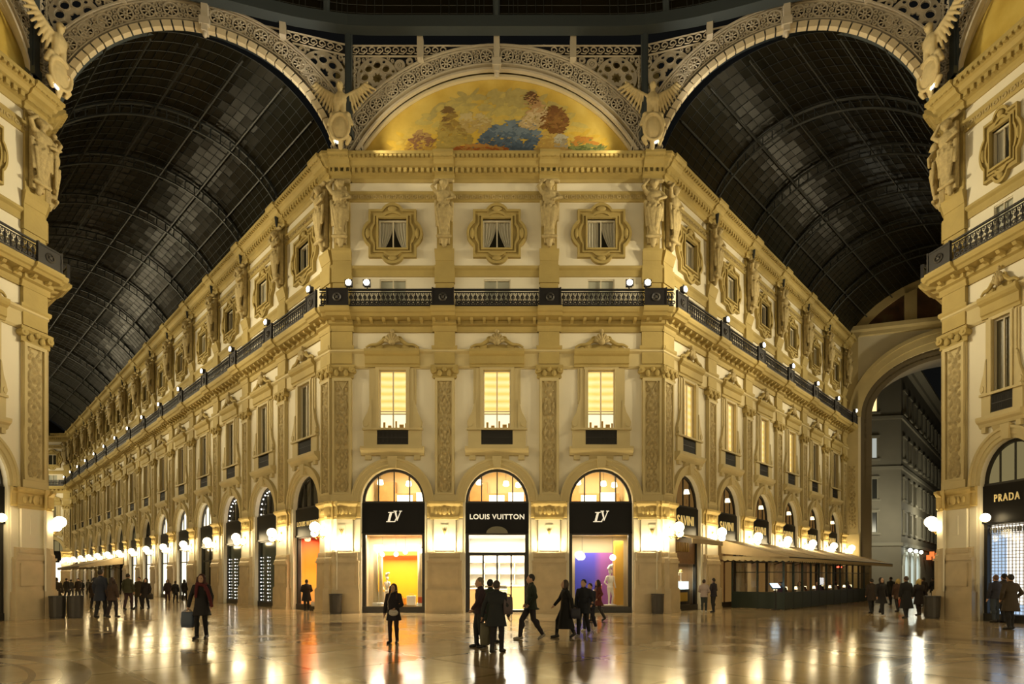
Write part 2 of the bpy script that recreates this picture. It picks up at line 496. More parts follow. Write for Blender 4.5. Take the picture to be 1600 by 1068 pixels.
def m_corbels(x0,x1,step):
    mb=MB(); n=int((x1-x0)/step)
    for i in range(n):
        x=x0+(i+.5)*(x1-x0)/n; w=.065
        vs=[]
        prof=[(.1,13.14),(.26,13.14),(.32,13.2),(.5,13.24),(.58,13.34),(.1,13.36)]
        mb.add([(x-w,-o,z) for o,z in prof]+[(x+w,-o,z) for o,z in prof],[(5,4,3,2,1,0),(6,7,8,9,10,11)]+[(i,(i+1)%6,(i+1)%6+6,i+6) for i in range(6)])
    return mb
def m_string_relief(x0,x1,z0,z1,out):
    mb=MB(); n=int((x1-x0)/.3)
    for i in range(n):
        x=x0+(i+.5)*(x1-x0)/n; mb.ring(x,(z0+z1)/2,.05,.1,-out-.025,-out,8); mb.ell((x+.15,-out,(z0+z1)/2),(.03,.03,.1),6,4)
    return mb
# railing, local x centre of the span
def m_rails(w):
    mb=MB()
    for z,r in ((13.76,.03),(14.46,.035),(14.34,.018)): mb.box(-w/2,w/2,-.78-r,-.78+r,z-r,z+r)
    return mb
def m_balusters(w):
    mb=MB(); n=max(2,int(w/.2))
    for i in range(n):
        x=-w/2+(i+.5)*w/n
        mb.tube([(x,-.78,13.78),(x,-.78,13.9),(x,-.78,14.02),(x,-.78,14.12),(x,-.78,14.33)],[.022,.04,.022,.045,.018],5)
        mb.ring(x,14.13,.05,.09,-.79,-.77,8); mb.ring(x+w/n/2,13.9,.04,.085,-.79,-.77,8)
        mb.ring(x+w/n/2,14.26,.03,.05,-.79,-.77,6)
    return mb
def m_railpanel():
    mb=MB(); mb.box(-.44,.44,-.86,-.83,13.74,14.46)
    for s in (-1,1): mb.box(s*.46-.03,s*.46+.03,-.89,-.78,13.7,14.53)
    mb.box(-.48,.48,-.88,-.8,14.43,14.5); mb.box(-.48,.48,-.88,-.8,13.7,13.78); return mb
def m_medallion():
    mb=MB(); mb.ring(0,14.1,.13,.19,-.90,-.86,16); mb.ell((0,-.88,14.1),(.07,.04,.07),8,6)
    for k in range(4):
        a=PI/4+k*PI/2; mb.tube([(.07*cs(a),-.88,14.1+.07*sn(a)),(.14*cs(a),-.88,14.1+.14*sn(a))],.02,5)
    return mb
def m_caryatid():
    """stone figure: head, raised arms, draped body tapering to a scroll"""
    mb=MB()
    mb.ell((0,-.34,2.62),(.14,.15,.18)); mb.ell((0,-.30,2.68),(.18,.15,.15)); mb.ell((0,-.49,2.6),(.03,.04,.05))
    mb.cap((0,-.3,2.45),(0,-.28,2.3),.08,.1); mb.cap((-.2,-.26,2.26),(.2,-.26,2.26),.12,.12)
    mb.ell((0,-.27,2.08),(.27,.19,.3)); mb.ell((0,-.25,1.7),(.23,.17,.3)); mb.ell((0,-.27,1.4),(.29,.2,.28))
    mb.cap((-.26,-.27,2.26),(-.42,-.36,2.5),.09,.075); mb.cap((-.42,-.36,2.5),(-.2,-.34,2.82),.07,.055)
    mb.cap((.26,-.27,2.26),(.40,-.38,2.0),.09,.075); mb.cap((.40,-.38,2.0),(.14,-.46,1.86),.07,.055)
    mb.cap((-.1,-.3,1.4),(-.08,-.28,.75),.16,.1); mb.cap((.12,-.32,1.4),(.06,-.3,.7),.17,.1)
    for i in range(9):
        x=-.26+.065*i; mb.cap((x,-.34-.08*cs(x*5),1.55+.1*sn(i*2.1)),(x*.45,-.3,.45+.12*sn(i*1.7)),.06,.05,7)
    mb.cap((.3,-.26,1.8),(.3,-.3,1.0),.08,.05); mb.cap((-.3,-.24,1.9),(-.26,-.26,.8),.07,.05)
    mb.ell((0,-.22,.45),(.2,.16,.2)); mb.cap((0,-.2,.35),(0,-.12,.0),.13,.09); mb.cap((-.22,-.3,.3),(.22,-.3,.3),.08,.08)
    mb.cap((-.3,-.2,2.86),(.3,-.2,2.86),.1,.1); mb.box(-.2,.2,-.14,.04,.1,2.7)
    mb.v=[(x*1.22,y*1.1,z) for x,y,z in mb.v]
    return mb
def m_lantern():
    mb=MB()
    mb.box(-.07,.07,-.18,-.12,3.55,4.0)
    mb.tube([(0,-.15,3.62),(0,-.35,3.5),(0,-.55,3.52),(0,-.66,3.66)],.022,6)
    mb.tube([(.17*cs(a)*.6,-.40+.0*a,3.72+.11*sn(a)) for a in [i*.45 for i in range(14)]],.015,5)
    mb.tube([(0,-.4,3.5),(-.3,-.42,3.4),(-.46,-.45,3.5)],.018,6); mb.tube([(0,-.4,3.5),(.3,-.42,3.4),(.46,-.45,3.5)],.018,6)
    for x,y,z in ((0,-.66,3.68),(-.46,-.45,3.5),(.46,-.45,3.5)): mb.lathe([(.03,-.04),(.075,0),(.06,.03)],8,(x,y,z))
    return mb
def m_globe(c,r):
    return MB().ell(c,r,14,10)
def m_floodbody():
    mb=MB(); mb.box(-.14,.14,-.95,-.78,14.56,14.8); mb.tube([(0,-.84,14.42),(0,-.84,14.6)],.03,6); mb.box(-.17,.17,-.98,-.95,14.53,14.83); return mb
def m_floodlens():
    mb=MB(); mb.lathe([(.02,-.03),(.10,-.01),(.13,.02),(.10,.04)],12); mb.xf(T(0,-.99,14.68)@Matrix.Rotation(PI/2,4,'X')); return mb
# ------------------------------------------------------------------ facades
def blind_mat():
    m,nt,b=nmat('lit_blind')
    g=nt.nodes.new('ShaderNodeNewGeometry'); sp=nt.nodes.new('ShaderNodeSeparateXYZ'); w=nt.nodes.new('ShaderNodeTexWave')
    w.bands_direction='Z'; w.inputs['Scale'].default_value=.9; w.inputs['Distortion'].default_value=.8
    nt.links.new(g.outputs['Position'],w.inputs['Vector'])
    mx=nt.nodes.new('ShaderNodeMix'); mx.data_type='RGBA'; mx.inputs[6].default_value=(1,.58,.12,1); mx.inputs[7].default_value=(1,.80,.36,1)
    nt.links.new(w.outputs['Fac'],mx.inputs[0]); nt.links.new(mx.outputs[2],b.inputs['Emission Color'])
    b.inputs['Base Color'].default_value=(.6,.5,.3,1); b.inputs['Emission Strength'].default_value=1.0
    return m
BLIND=blind_mat()
ROOMLIT=glow('lit_room_white',(1,.88,.62),2.2)
ROOMWARM=glow('lit_room_amber',(1,.52,.14),.16)
ROOMDIM=glow('lit_room_dim',(1,.8,.35),.22)

WIN=[0]; 
def window(M, parts, label):
    WIN[0]+=1
    return put('window_%d'%WIN[0], M, parts, label, 'window', kind='structure')
A_SUR=cached('asur',lambda:m_attic_surround().mesh('attic_surround',STONE))
A_FRM=m_frame(.645,16.68,18.04,.06,mull=(0,)).mesh('sash',WFRAME)
A_PAN=m_pane(.64,16.7,18.02,.2).mesh('pane',DARKG)
def curtains(kind):
    return [('curtain',cached(('cur',kind,s),lambda:m_curtain(s,.6,16.74,18.0,kind).mesh('curtain',CURT,True))) for s in (-1,1)]
B_FRM=m_frame(.62,13.9,15.32,.05,mull=(0,)).mesh('sash',WFRAME); B_PAN=m_pane(.61,13.92,15.3,.15).mesh('pane',mat('pale_blind',(.42,.43,.36),.5))
T_SUR=m_tall_surround().mesh('jamb',STONE2); T_PED=m_pediment().mesh('pediment',STONE); T_CRE=m_crest().mesh('shell_crest',ORN,True)
T_APR=m_apron().mesh('apron',STONE2); T_GRD=m_guard().mesh('guard_grille',GRILLE); T_SIL=m_sill().mesh('sill',STONE2)
T_FRM=m_frame(.64,8.45,11.15,.06,bars=(9.15,9.27),mull=(0,)).mesh('sash',WFRAME)
T_FRM2=m_frame(.64,8.45,11.15,.08,mull=(0,)).mesh('sash',WFRAME)
T_BL=MB().grid(lambda u,v:(-.62+1.24*u,.2+.03*math.sin(v*40),9.2+1.93*v),2,60).mesh('blind',BLIND,True)
T_LOW=m_pane(.62,8.47,9.2,.26).mesh('lit_pane',glow('lit_room_cream',(1,.85,.5),1.5))
T_OBJS=MB()
for i,(x,w,h) in enumerate(((-.45,.1,.35),(-.2,.16,.2),(.1,.08,.4),(.35,.2,.25),(.55,.08,.3))): T_OBJS.box(x-w/2,x+w/2,.22,.24,8.47,8.47+h)
T_OBJS=T_OBJS.mesh('window_display',mat('amber_things',(.5,.3,.08),.6))
T_FULL=m_pane(.62,8.47,11.13,.15).mesh('lit_pane',BLIND)
T_DARK=m_pane(.62,8.47,11.13,.15).mesh('pane',GREYG)
ARCHV=m_archivolt().mesh('archivolt',STONE2,False)
L_FRM=m_lunette_frame().mesh('lunette_frame',FRAMEB); L_PANE=m_lunette_pane().mesh('pane',CLEAR)
L_LIT=remat(m_lunette_pane(.32).mesh('lit_pane',ROOMLIT),ROOMLIT); L_WARM=remat(L_LIT,ROOMWARM); L_DARK=remat(L_LIT,DARKG); L_DIM=remat(L_LIT,ROOMDIM)
S_FRM=m_shop_frame().mesh('door_frame',FRAMEB)
S_PANE=m_pane(1.31,.28,3.6,.3).mesh('pane',CLEAR)
SGN=MB().box(-1.46,1.46,.14,.36,3.7,5.07).box(-1.46,1.46,.1,.36,3.66,3.74).mesh('sign_board',SIGNB)
PIER=m_pier().mesh('plinth',MARBLE); DIE=m_die().mesh('die',PLASTER); PCAP=m_pier_cap().mesh('impost_capital',GILT)
SHAFT=m_shaft().mesh('pilaster',STONE2); CAPI=m_capital().mesh('capital',STONE); UPP=m_upper_pier().mesh('attic_pilaster',STONE)
RELIEF=[m_relief(.6,5.55,10.6,k).mesh('carved_panel',ORN,True) for k in range(3)]

def trims(wall, x0,x1,m0,m1):
    for nm,pr,mt in (('cornice',TOPP,STONE),('balcony_slab',MIDP,STONE),('frieze_band',FRZ,STONE2),('string_course',STR1,STONE),('string_course',STR2,STONE)):
        obj(nm, MB().sweep(pr,x0,x1,m0,m1).mesh(nm,mt), wall)
    a,b=x0-m0*.3,x1+m1*.3
    d=obj('dentil_course', m_dentils(a,b,20.03,20.22,.2,.36,.26,.14).mesh('dentils',STONE), wall); d['kind']='stuff'
    d=obj('corbel_course', m_corbels(a,b,.55).mesh('corbels',STONE), wall); d['kind']='stuff'
    d=obj('carved_band', m_string_relief(x0,x1,18.92,19.18,.09).mesh('carved_band',ORN), wall); d['kind']='stuff'
    d=obj('egg_moulding', m_dentils(a,b,20.46,20.56,.6,.74,.2,.12).mesh('egg',STONE), wall); d['kind']='stuff'
    # pale field between the mini windows of the storey behind the railing
def add_pilasters(wall, xs):
    for i,x in enumerate(xs):
        for nm,me,sub in (('pier_plinth',PIER,None),('pier_die',DIE,None),('impost_capital',PCAP,None),('attic_pilaster',UPP,None)):
            o=obj(nm,me,wall,T(x))
        p=obj('pilaster',SHAFT,wall,T(x)); obj('carved_panel',RELIEF[i%3],p); obj('capital',CAPI,p)
def add_arches(wall, bays):
    for b in bays:
        cx,sx=(b[2],b[3]) if len(b)>2 else b
        obj('archivolt',ARCHV,wall,T(cx)@SX(sx))

CARY=[None]
def bay_windows(FM, cx, sx, where, tall, lun, curt, arch=None):
    M=FM@T(cx)@SX(sx)
    cl={'tied':'with tied-back net curtains','half':'with one drawn net curtain','none':'with dark panes'}[curt]
    cp=curtains('tied') if curt=='tied' else ([('curtain',cached(('cur','half',-1),lambda:m_curtain(-1,.62,16.74,18.0,'straight').mesh('curtain',CURT,True))),('curtain',cached(('cur','tied',1),lambda:m_curtain(1,.6,16.74,18.0,'tied').mesh('curtain',CURT,True)))] if curt=='half' else [])
    window(M,[('surround',A_SUR),('sash',A_FRM),('pane',A_PAN)]+cp, 'lobed stone attic window %s, %s'%(cl,where))
    window(M,[('sash',B_FRM),('pane',B_PAN)], 'low window behind the balcony railing, %s'%where)
    st={'lit':'yellow lit blind','dark':'dark panes','amber':'dim amber light'}[tall]
    base=[('jamb',T_SUR),('pediment',T_PED,[('shell_crest',T_CRE)]),('apron',T_APR,[('guard_grille',T_GRD)]),('sill',T_SIL)]
    pp={'lit':[('sash',T_FRM),('blind',T_BL),('lit_pane',T_LOW),('window_display',T_OBJS)],'amber':[('sash',T_FRM2),('lit_pane',T_FULL)],'dark':[('sash',T_FRM2),('pane',T_DARK)]}[tall]
    window(M,base+pp,'tall pedimented window with %s, %s'%(st,where))
    lp={'room':L_PANE,'lit':L_LIT,'warm':L_WARM,'dark':L_DARK,'dim':L_DIM}[lun]
    lt={'room':'showing a bright room','lit':'glowing white','warm':'glowing dim amber','dark':'unlit','dim':'faintly lit'}[lun]
    if arch: M=FM@T(arch[0])@SX(arch[1])
    window(M,[('lunette_frame',L_FRM),('pane',lp)],'arched lunette window %s, %s'%(lt,where))

# ---- building front (three bays)
BX=[-4.78,0,4.78]; PX=[-7.1,-2.39,2.39,7.1]
def make_wall(nm,FM,strips,bays,pil,x0,x1,m0,m1,label):
    w=obj(nm,wall_mesh(nm,strips),None,FM); tag(w,label,'wall',None,'structure')
    trims(w,x0,x1,m0,m1); add_pilasters(w,pil); add_arches(w,bays); return w
wf=make_wall('wall_front',FC,[(-7.55,-2.39,[(-4.78,1)]),(-2.39,2.39,[(0,1)]),(2.39,7.55,[(4.78,1)])],[(x,1) for x in BX],PX,-7.55,7.55,T225,T225,'ornate stone corner facade facing the crossing, three arches wide')
WN=['over the orange shop display','over the glass entrance door','over the blue shop display']
for i,x in enumerate(BX): bay_windows(FC,x,1,WN[i],'lit','room',['tied','tied','half'][i])
# ---- long left arcade
LB=[2.7+4.98*k for k in range(14)]; LP=[.42]+[5.19+4.98*k for k in range(14)]
bl=[(-t,1) for t in LB]
wl=make_wall('wall_left',FL,[(-(t+2.49),-(t-2.49) if k else 0,[(-t,1)]) for k,t in enumerate(LB)],bl,[-p for p in LP],-LL,0,0,T225,'long arcade wall of fourteen bays running away to the left')
for k,t in enumerate(LB):
    bay_windows(FL,-t,1,'%s bay of the long left arcade'%ORD[k],'dark',['dark','dark','dark','lit','lit','lit','dark'][k] if k<7 else 'dim',['none','half','none','tied'][k%4])
# ---- right arcade with the cafe
RB=[2.5+4.56*k for k in range(6)]; RP=[.42]+[4.78+4.56*k for k in range(5)]+[27.5]
br=[(t,.9) for t in RB]
wr=make_wall('wall_right',FR,[((t-2.28) if k else 0,(t+2.28) if k<5 else LR,[(t,.9)]) for k,t in enumerate(RB)],br,RP,0,LR,T225,0,'arcade wall of six bays above the cafe awning')
for k,t in enumerate(RB):
    bay_windows(FR,t,.9,'%s bay of the cafe arcade'%ORD[k],'amber' if k<4 else 'dark','warm',['tied','half','none'][k%3])
# ---- near pavilions
pv=[(2.42,.74),(6.5,.74)]; pw=[(2.2,.55),(6.3,.55)]; pp=[.42,4.46,8.5]
wpr=make_wall('wall_near_right',FPR,[(0,4.46,[pw[0]+pv[0]]),(4.46,8.95,[pw[1]+pv[1]])],[a+b for a,b in zip(pw,pv)],pp,0,8.95,.45,0,'near facade on the right with a gold lettered shop sign')
wpl=make_wall('wall_near_left',FPL,[(-4.46,0,[(-2.2,.55,-2.42,.74)]),(-8.95,-4.46,[(-6.3,.55,-6.5,.74)])],[(-a[0],a[1],-b[0],b[1]) for a,b in zip(pw,pv)],[-p for p in pp],-8.95,0,0,.45,'near facade with the lattice shop window')
for k in range(2):
    bay_windows(FPR,pw[k][0],.55,'%s bay of the near right facade'%ORD[k],'dark','dim' ,'half',pv[k])
    bay_windows(FPL,-pw[k][0],.55,'%s bay of the near left facade'%ORD[k],'dark','lit','none',(-pv[k][0],.74))
# hidden returns of the pavilions along the arms
def plain_wall(nm,a,b,z0,z1,label,m=PLASTER,th=.4):
    d=Vector((b[0]-a[0],b[1]-a[1],0)); L=d.length; Fm=frame(a,(d.x,d.y))
    w=obj(nm,MB().box(0,L,0,th,z0,z1).mesh(nm,m),None,Fm); tag(w,label,'wall',None,'structure'); return w,Fm,L
HR=(PR[0]+LR*S2+15.2*.952,PR[1]+LR*S2-15.2*.306)
sc=LL/29*31.05
HL=(QL[0]-.7857*sc,QL[1]+.6186*sc)
w,Fm,L=plain_wall('wall_return_right',HR,(QR[0]+.02,QR[1]+.02),0,20.7,'plain side wall behind the near right pavilion')
trims(w,0,L,0,.25); obj('corner_pier',PIER,w,T(L-.45)); obj('corner_die',DIE,w,T(L-.45)); obj('corner_capital',PCAP,w,T(L-.45)); p=obj('corner_pilaster',SHAFT,w,T(L-.45)); obj('carved_panel',RELIEF[0],p); obj('capital',CAPI,p); obj('corner_attic_pilaster',UPP,w,T(L-.45))
w,Fm2,L2=plain_wall('wall_return_left',(QL[0]-.02,QL[1]+.02),HL,0,20.7,'plain side wall behind the near left pavilion')
trims(w,0,L2,.25,0); obj('corner_pier',PIER,w,T(.45)); obj('corner_die',DIE,w,T(.45)); obj('corner_capital',PCAP,w,T(.45)); p=obj('corner_pilaster',SHAFT,w,T(.45)); obj('carved_panel',RELIEF[1],p); obj('capital',CAPI,p); obj('corner_attic_pilaster',UPP,w,T(.45))
FHR,FHL,LHR,LHL=Fm,Fm2,L,L2
# ---- far end of the left arm
we=make_wall('wall_far_left',FEL,[(-9.6,-4.8,[(-7.2,1)]),(-4.8,0,[(-2.4,1)]),(-14.4,-9.6,[(-12,1)])],[(-2.4,1),(-7.2,1),(-12,1)],[-.4,-4.8,-9.6],-26,0,0,0,'facade closing the far end of the long arcade')
for k,x in enumerate((-2.4,-7.2,-12)): bay_windows(FEL,x,1,'%s bay of the facade closing the far end'%ORD[k],'dark','dim','none')

# ---- balcony railings, floodlights, wall lanterns, caryatids
def railing(FM,x,w,where):
    put('balcony_railing',FM@T(x),[('rails',cached(('rl',round(w,2)),lambda:m_rails(w).mesh('rails',IRON))),('balusters',cached(('bal',round(w,2)),lambda:m_balusters(w).mesh('balusters',IRON)))],
        'black wrought iron balcony railing, '+where,'railing','balcony railings of the gallery')
def railpost(FM,x,where):
    put('medallion_railing',FM@T(x),[('panel',cached('rp',lambda:m_railpanel().mesh('panel',IRON))),('medallion',cached('md',lambda:m_medallion().mesh('medallion',mat('worn_iron',(.06,.055,.05),.5),True)))],
        'solid iron railing panel with round medallion, '+where,'railing','railing panels at the pilasters')
def flood(FM,x,where,z=0):
    put('floodlight',FM@T(x,0,z),[('housing',cached('fb',lambda:m_floodbody().mesh('housing',IRON))),('lens',cached('fl',lambda:m_floodlens().mesh('lens',FLOOD,True)))],
        'small lit floodlight on the balcony rail, '+where,'floodlight','balcony floodlights')
def lantern(FM,x,where,out=0.0):
    g=cached('gl',lambda:m_globe((0,-.66,3.93),.235).mesh('globe',GLOBE,True)); h=cached('gl2',lambda:m_globe((-.46,-.45,3.68),.17).mesh('globe',GLOBE,True)); k=cached('gl3',lambda:m_globe((.46,-.45,3.68),.17).mesh('globe',GLOBE,True))
    put('wall_lantern',FM@T(x,out,0),[('bracket',cached('lb',lambda:m_lantern().mesh('bracket',mat('gilt_bracket',(.45,.32,.1),.45,metal=.5)))),('globe',g),('globe',h),('globe',k)],
        'lit globe lantern on scrolled bracket, '+where,'lantern','globe lanterns on the piers')
def statue(FM,x,where):
    if CARY[0] is None: return
    put('caryatid_statue',FM@T(x,-.17,16.72),[],'weathered stone caryatid on bracket, '+where,'statue','caryatids on the attic pilasters',own=CARY[0])
def dress(FM,pil,names,ends,lamps=True,floods=True,statues=True,mirror=1):
    ps=sorted(pil)
    for x,n in zip(pil,names):
        railpost(FM,x,n)
        if statues: statue(FM,x,n)
        if lamps: lantern(FM,x,n)
        if floods: flood(FM,x+.0,n,.0)
    e=[ends[0]]+ps+[ends[1]]
    for i in range(len(e)-1):
        a=e[i]+(.5 if i>0 else 0); b=e[i+1]-(.5 if i<len(e)-2 else 0)
        if b-a>.25:
            near=min(zip(pil,names),key=lambda q:abs(q[0]-(a+b)/2-.01))[1]
            yield (a,b,i)
# ------------------------------------------------------------------ dressing calls (statues need run_remesh first)
CARY[0]=remesh_later(m_caryatid(),'caryatid_statue',ORN,.026,1)
def m_angel():
    """winged figure above an oval shield"""
    mb=MB()
    mb.ell((0,-.4,3.05),(.19,.2,.24)); mb.ell((0,-.62,3.02),(.05,.1,.06)); mb.cap((0,-.38,2.9),(0,-.3,2.6),.13,.18)
    mb.ell((0,-.3,2.3),(.38,.28,.5)); mb.cap((-.16,-.3,2.0),(-.22,-.3,1.3),.2,.14); mb.cap((.16,-.3,2.0),(.22,-.3,1.3),.2,.14)
    for s in (-1,1):
        mb.cap((s*.25,-.25,2.5),(s*.95,-.2,2.95),.17,.12); mb.cap((s*.95,-.2,2.95),(s*1.45,-.15,3.45),.12,.07)
        for i in range(9):
            t=i/8; bx=.35+1.0*t; bz=2.45+.85*t
            mb.cap((s*bx,-.2,bz),(s*(bx+.18+.35*t),-.12,bz-.85+.62*t),.11,.06,8)
            mb.cap((s*bx,-.24,bz-.05),(s*(bx+.1+.2*t),-.2,bz-.45+.3*t),.10,.06,8)
    mb.ell((0,-.30,.75),(.52,.22,.72)); 
    for i in range(16):
        a=2*PI*i/16; b=2*PI*(i+1)/16
        mb.cap((.54*cs(a),-.44,.75+.74*sn(a)),(.54*cs(b),-.44,.75+.74*sn(b)),.09,.09,7)
    for s in (-1,1):
        mb.cap((s*.5,-.3,1.3),(s*.62,-.3,1.0),.14,.12); mb.cap((s*.5,-.3,.2),(s*.36,-.3,-.1),.14,.1); mb.ell((s*.42,-.35,1.45),(.18,.14,.16))
    mb.cap((0,-.3,.05),(0,-.26,-.3),.2,.12); mb.cap((-.4,-.3,1.55),(.4,-.3,1.55),.13,.13)
    return mb
ANG=remesh_later(m_angel(),'angel_statue',mat('angel_stone',(.64,.52,.28),.7,var=.2,scale=5),.032,1)

def dress_all():
    CARY[0]=CARY[0][0]
    def wing(FM,pil,sgn,ends,arc,lamps=True,floods=True,first=True):
        xs=[sgn*p for p in pil]
        nm=['%s pilaster from the corner along the %s'%(ORD[k],arc) for k in range(len(xs))]
        for a,b,i in dress(FM,xs,nm,ends,lamps,floods,True):
            j=(len(xs)-i) if sgn<0 else i
            railing(FM,(a+b)/2,b-a,'%s span from the corner along the %s'%(ORD[min(j,15)],arc))
    wing(FL,LP,-1,(-LL,0),'long arcade'); wing(FR,RP,1,(0,LR),'cafe arcade')
    nm=['%s pilaster of the corner building front'%ORD[k] for k in range(4)]
    for a,b,i in dress(FC,PX,nm,(-7.9,7.9),False,False,True): railing(FC,(a+b)/2,b-a,'%s span of the corner building front'%ORD[i])
    for k,(x,n) in enumerate(((-6.55,'above the orange display, nearer the corner'),(-5.75,'above the orange display, farther from the corner'),(5.9,'above the blue display, farther from the corner'),(6.7,'above the blue display, nearer the corner'))): flood(FC,x,n)
    for FM,s,n in ((FPR,1,'near right facade'),(FPL,-1,'near left facade')):
        xs=[s*p for p in pp]; nms=['%s pilaster of the %s'%(ORD[k],n) for k in range(3)]
        for a,b,i in dress(FM,xs,nms,(-.3,8.95) if s>0 else (-8.95,.3),False,False,True): railing(FM,(a+b)/2,b-a,'%s span of the %s'%(ORD[3-i if s<0 else i],n))
    # lanterns and floodlights on the arm side of the pavilions
    for FM,x,n in ((FHR,LHR-.45,'arm side corner of the near right pavilion'),(FHL,.45,'arm side corner of the near left pavilion')):
        lantern(FM,x,n); railpost(FM,x,n); statue(FM,x,n); flood(FM,x+(.4 if FM is FHL else -.4),n); 
    railing(FHR,LHR-2.9,3.8,'arm side of the near right pavilion'); railing(FHL,2.9,3.8,'arm side of the near left pavilion')
    nm=['%s pilaster of the facade closing the far end'%ORD[k] for k in range(3)]
    for a,b,i in dress(FEL,[-.4,-4.8,-9.6],nm,(-14.4,0),True,False,True): railing(FEL,(a+b)/2,b-a,'%s span of the facade closing the far end'%ORD[3-i])
    for FM,x,n in ((FC,-6.95,'left corner of the corner building'),(FC,6.95,'right corner of the corner building'),(FPL,-.05,'corner of the near left pavilion'),(FPR,.05,'corner of the near right pavilion')):
        k=1.0
        put('angel_statue',FM@T(x,-.6,21.0)@Matrix.Scale(.8,4),[],'golden stone winged figure above an oval shield, '+n,'statue','winged figures at the vault springings',own=ANG[0])
        put('floodlight',FM@T(x+(.1 if x>0 else -.1),.1,6.35),[('housing',cached('fb',lambda:None)),('lens',cached('fl',lambda:None))],'small floodlight at the foot of the winged figure, '+n,'floodlight','floodlights under the winged figures')

# ------------------------------------------------------------------ glass vaults over the two arms
def vaultglass():
    m,nt,b=nmat('vault_glass')
    g=nt.nodes.new('ShaderNodeNewGeometry'); n=nt.nodes.new('ShaderNodeTexNoise'); n.inputs['Scale'].default_value=.35; n.inputs['Detail'].default_value=3
    nt.links.new(g.outputs['Position'],n.inputs['Vector'])
    mx=nt.nodes.new('ShaderNodeMix'); mx.data_type='RGBA'; mx.inputs[6].default_value=(.006,.008,.006,1); mx.inputs[7].default_value=(.020,.014,.006,1)
    nt.links.new(n.outputs['Fac'],mx.inputs[0]); nt.links.new(mx.outputs[2],b.inputs['Base Color'])
    b.inputs['Roughness'].default_value=.30; b.inputs['Specular IOR Level'].default_value=.06
    return m
VG=vaultglass(); RIB=mat('vault_iron',(.035,.04,.042),.5,metal=.2); PUR=mat('purlin_iron',(.04,.043,.042),.5,metal=.2)
RISE=4.07
def arc_pts(A,B,z0,rise,n,s0=0,s1=1):
    A=Vector((A[0],A[1],0)); B=Vector((B[0],B[1],0)); h=(B-A).length/2; R=(h*h+rise*rise)/(2*rise); th=math.asin(min(1,h/R)) if rise<=h else PI-math.asin(h/R)
    out=[]
    for i in range(n+1):
        s=s0+(s1-s0)*i/n; a=-th+2*th*s; u=R*sn(a); v=R*cs(a)-(R-rise)
        p=A+(B-A)*((u+h)/(2*h)); out.append((p.x,p.y,z0+v))
    return out
def vault(nm,A0,B0,A1,B1,nb,ribt,label):
    A0,B0,A1,B1=[Vector(p) for p in (A0,B0,A1,B1)]
    root=obj(nm,None); tag(root,label,'glass vault',None,'structure')
    def feet(t): return A0.lerp(A1,t),B0.lerp(B1,t)
    rise=lambda t: RISE+.35*min(1,t*2)
    na=40; nl=nb*8; mb=MB(); rnd=random.Random(5)
    rows=[]
    for i in range(nl+1):
        a,b=feet(i/nl); rows.append(arc_pts(a,b,ZC+.05,rise(i/nl),na))
    for i in range(nl):
        for j in range(na):
            q=[Vector(rows[i][j]),Vector(rows[i][j+1]),Vector(rows[i+1][j+1]),Vector(rows[i+1][j])]
            j0=[rnd.uniform(-.012,.012) for _ in range(3)]
            mb.add([q[0]+Vector((0,0,j0[0])),q[1]+Vector((0,0,j0[1])),q[2]+Vector((0,0,j0[2])),q[3]+Vector((0,0,j0[0]-j0[1]+j0[2]))],[(0,1,2,3)])
    obj('glass_panes',mb.mesh('glass_panes',VG),root)
    mb=MB()   # fine glazing bars
    for i in range(nl+1):
        mb.tube([(p[0],p[1],p[2]-.03) for p in rows[i]],.014,3,caps=False)
    for j in range(0,na+1): mb.tube([(rows[i][j][0],rows[i][j][1],rows[i][j][2]-.03) for i in range(0,nl+1,2)],.012,3,caps=False)
    o=obj('glazing_bars',mb.mesh('glazing_bars',RIB),root); o['kind']='stuff'
    for t in ribt:
        a,b=feet(t); mb=MB()
        up=arc_pts(a,b,ZC,rise(t)-.12,30); lo=arc_pts(a,b,ZC-.5,rise(t)-.15,30)
        mb.tube(up,.07,5); mb.tube(lo,.055,5)
        for i in range(0,31): mb.tube([up[i],lo[i]],.03,4,caps=False)
        d=(b-a).normalized()
        mb.tube([(a.x+d.x*.35,a.y+d.y*.35,ZC-.9),(a.x+d.x*.35,a.y+d.y*.35,ZC-.1)],[.05,.16],6)
        obj('rib',mb.mesh('rib',RIB),root)
    for s in (.13,.25,.375,.5,.625,.75,.87):
        mb=MB(); pts=[]
        for i in range(nl+1):
            a,b=feet(i/nl); p=arc_pts(a,b,ZC,rise(i/nl)-.2,1,s,s)[0]; pts.append((p[0],p[1],p[2]-.1))
        mb.tube(pts,.04,5); obj('purlin',mb.mesh('purlin',PUR),root)
    return root
tL=[ (5.19+4.98*k)/LL for k in range(13)]
vault('ceiling_left',(PL[0]+.05,PL[1]-.2),(QL[0]+.05,QL[1]-.02),(PL[0]-LL*S2,PL[1]+LL*S2),HL,14,tL,'dark glass and iron barrel vault over the long arcade')
vault('ceiling_right',(PR[0]-.05,PR[1]-.2),(QR[0]-.05,QR[1]-.02),(PR[0]+LR*S2,PR[1]+LR*S2),HR,6,[(4.78+4.56*k)/LR for k in range(5)],'dark glass and iron barrel vault over the cafe arcade')
# dark glazed lunette closing the long vault
pts=arc_pts((PL[0]-LL*S2,PL[1]+LL*S2),HL,ZC-.3,RISE+.5,24)
mb=MB(); mb.add(pts,[tuple(range(len(pts)))]); tag(obj('ceiling_far_left',mb.mesh('ceiling_far_left',VG)),'dark glazed lunette closing the far end of the long vault','glass vault',None,'structure')

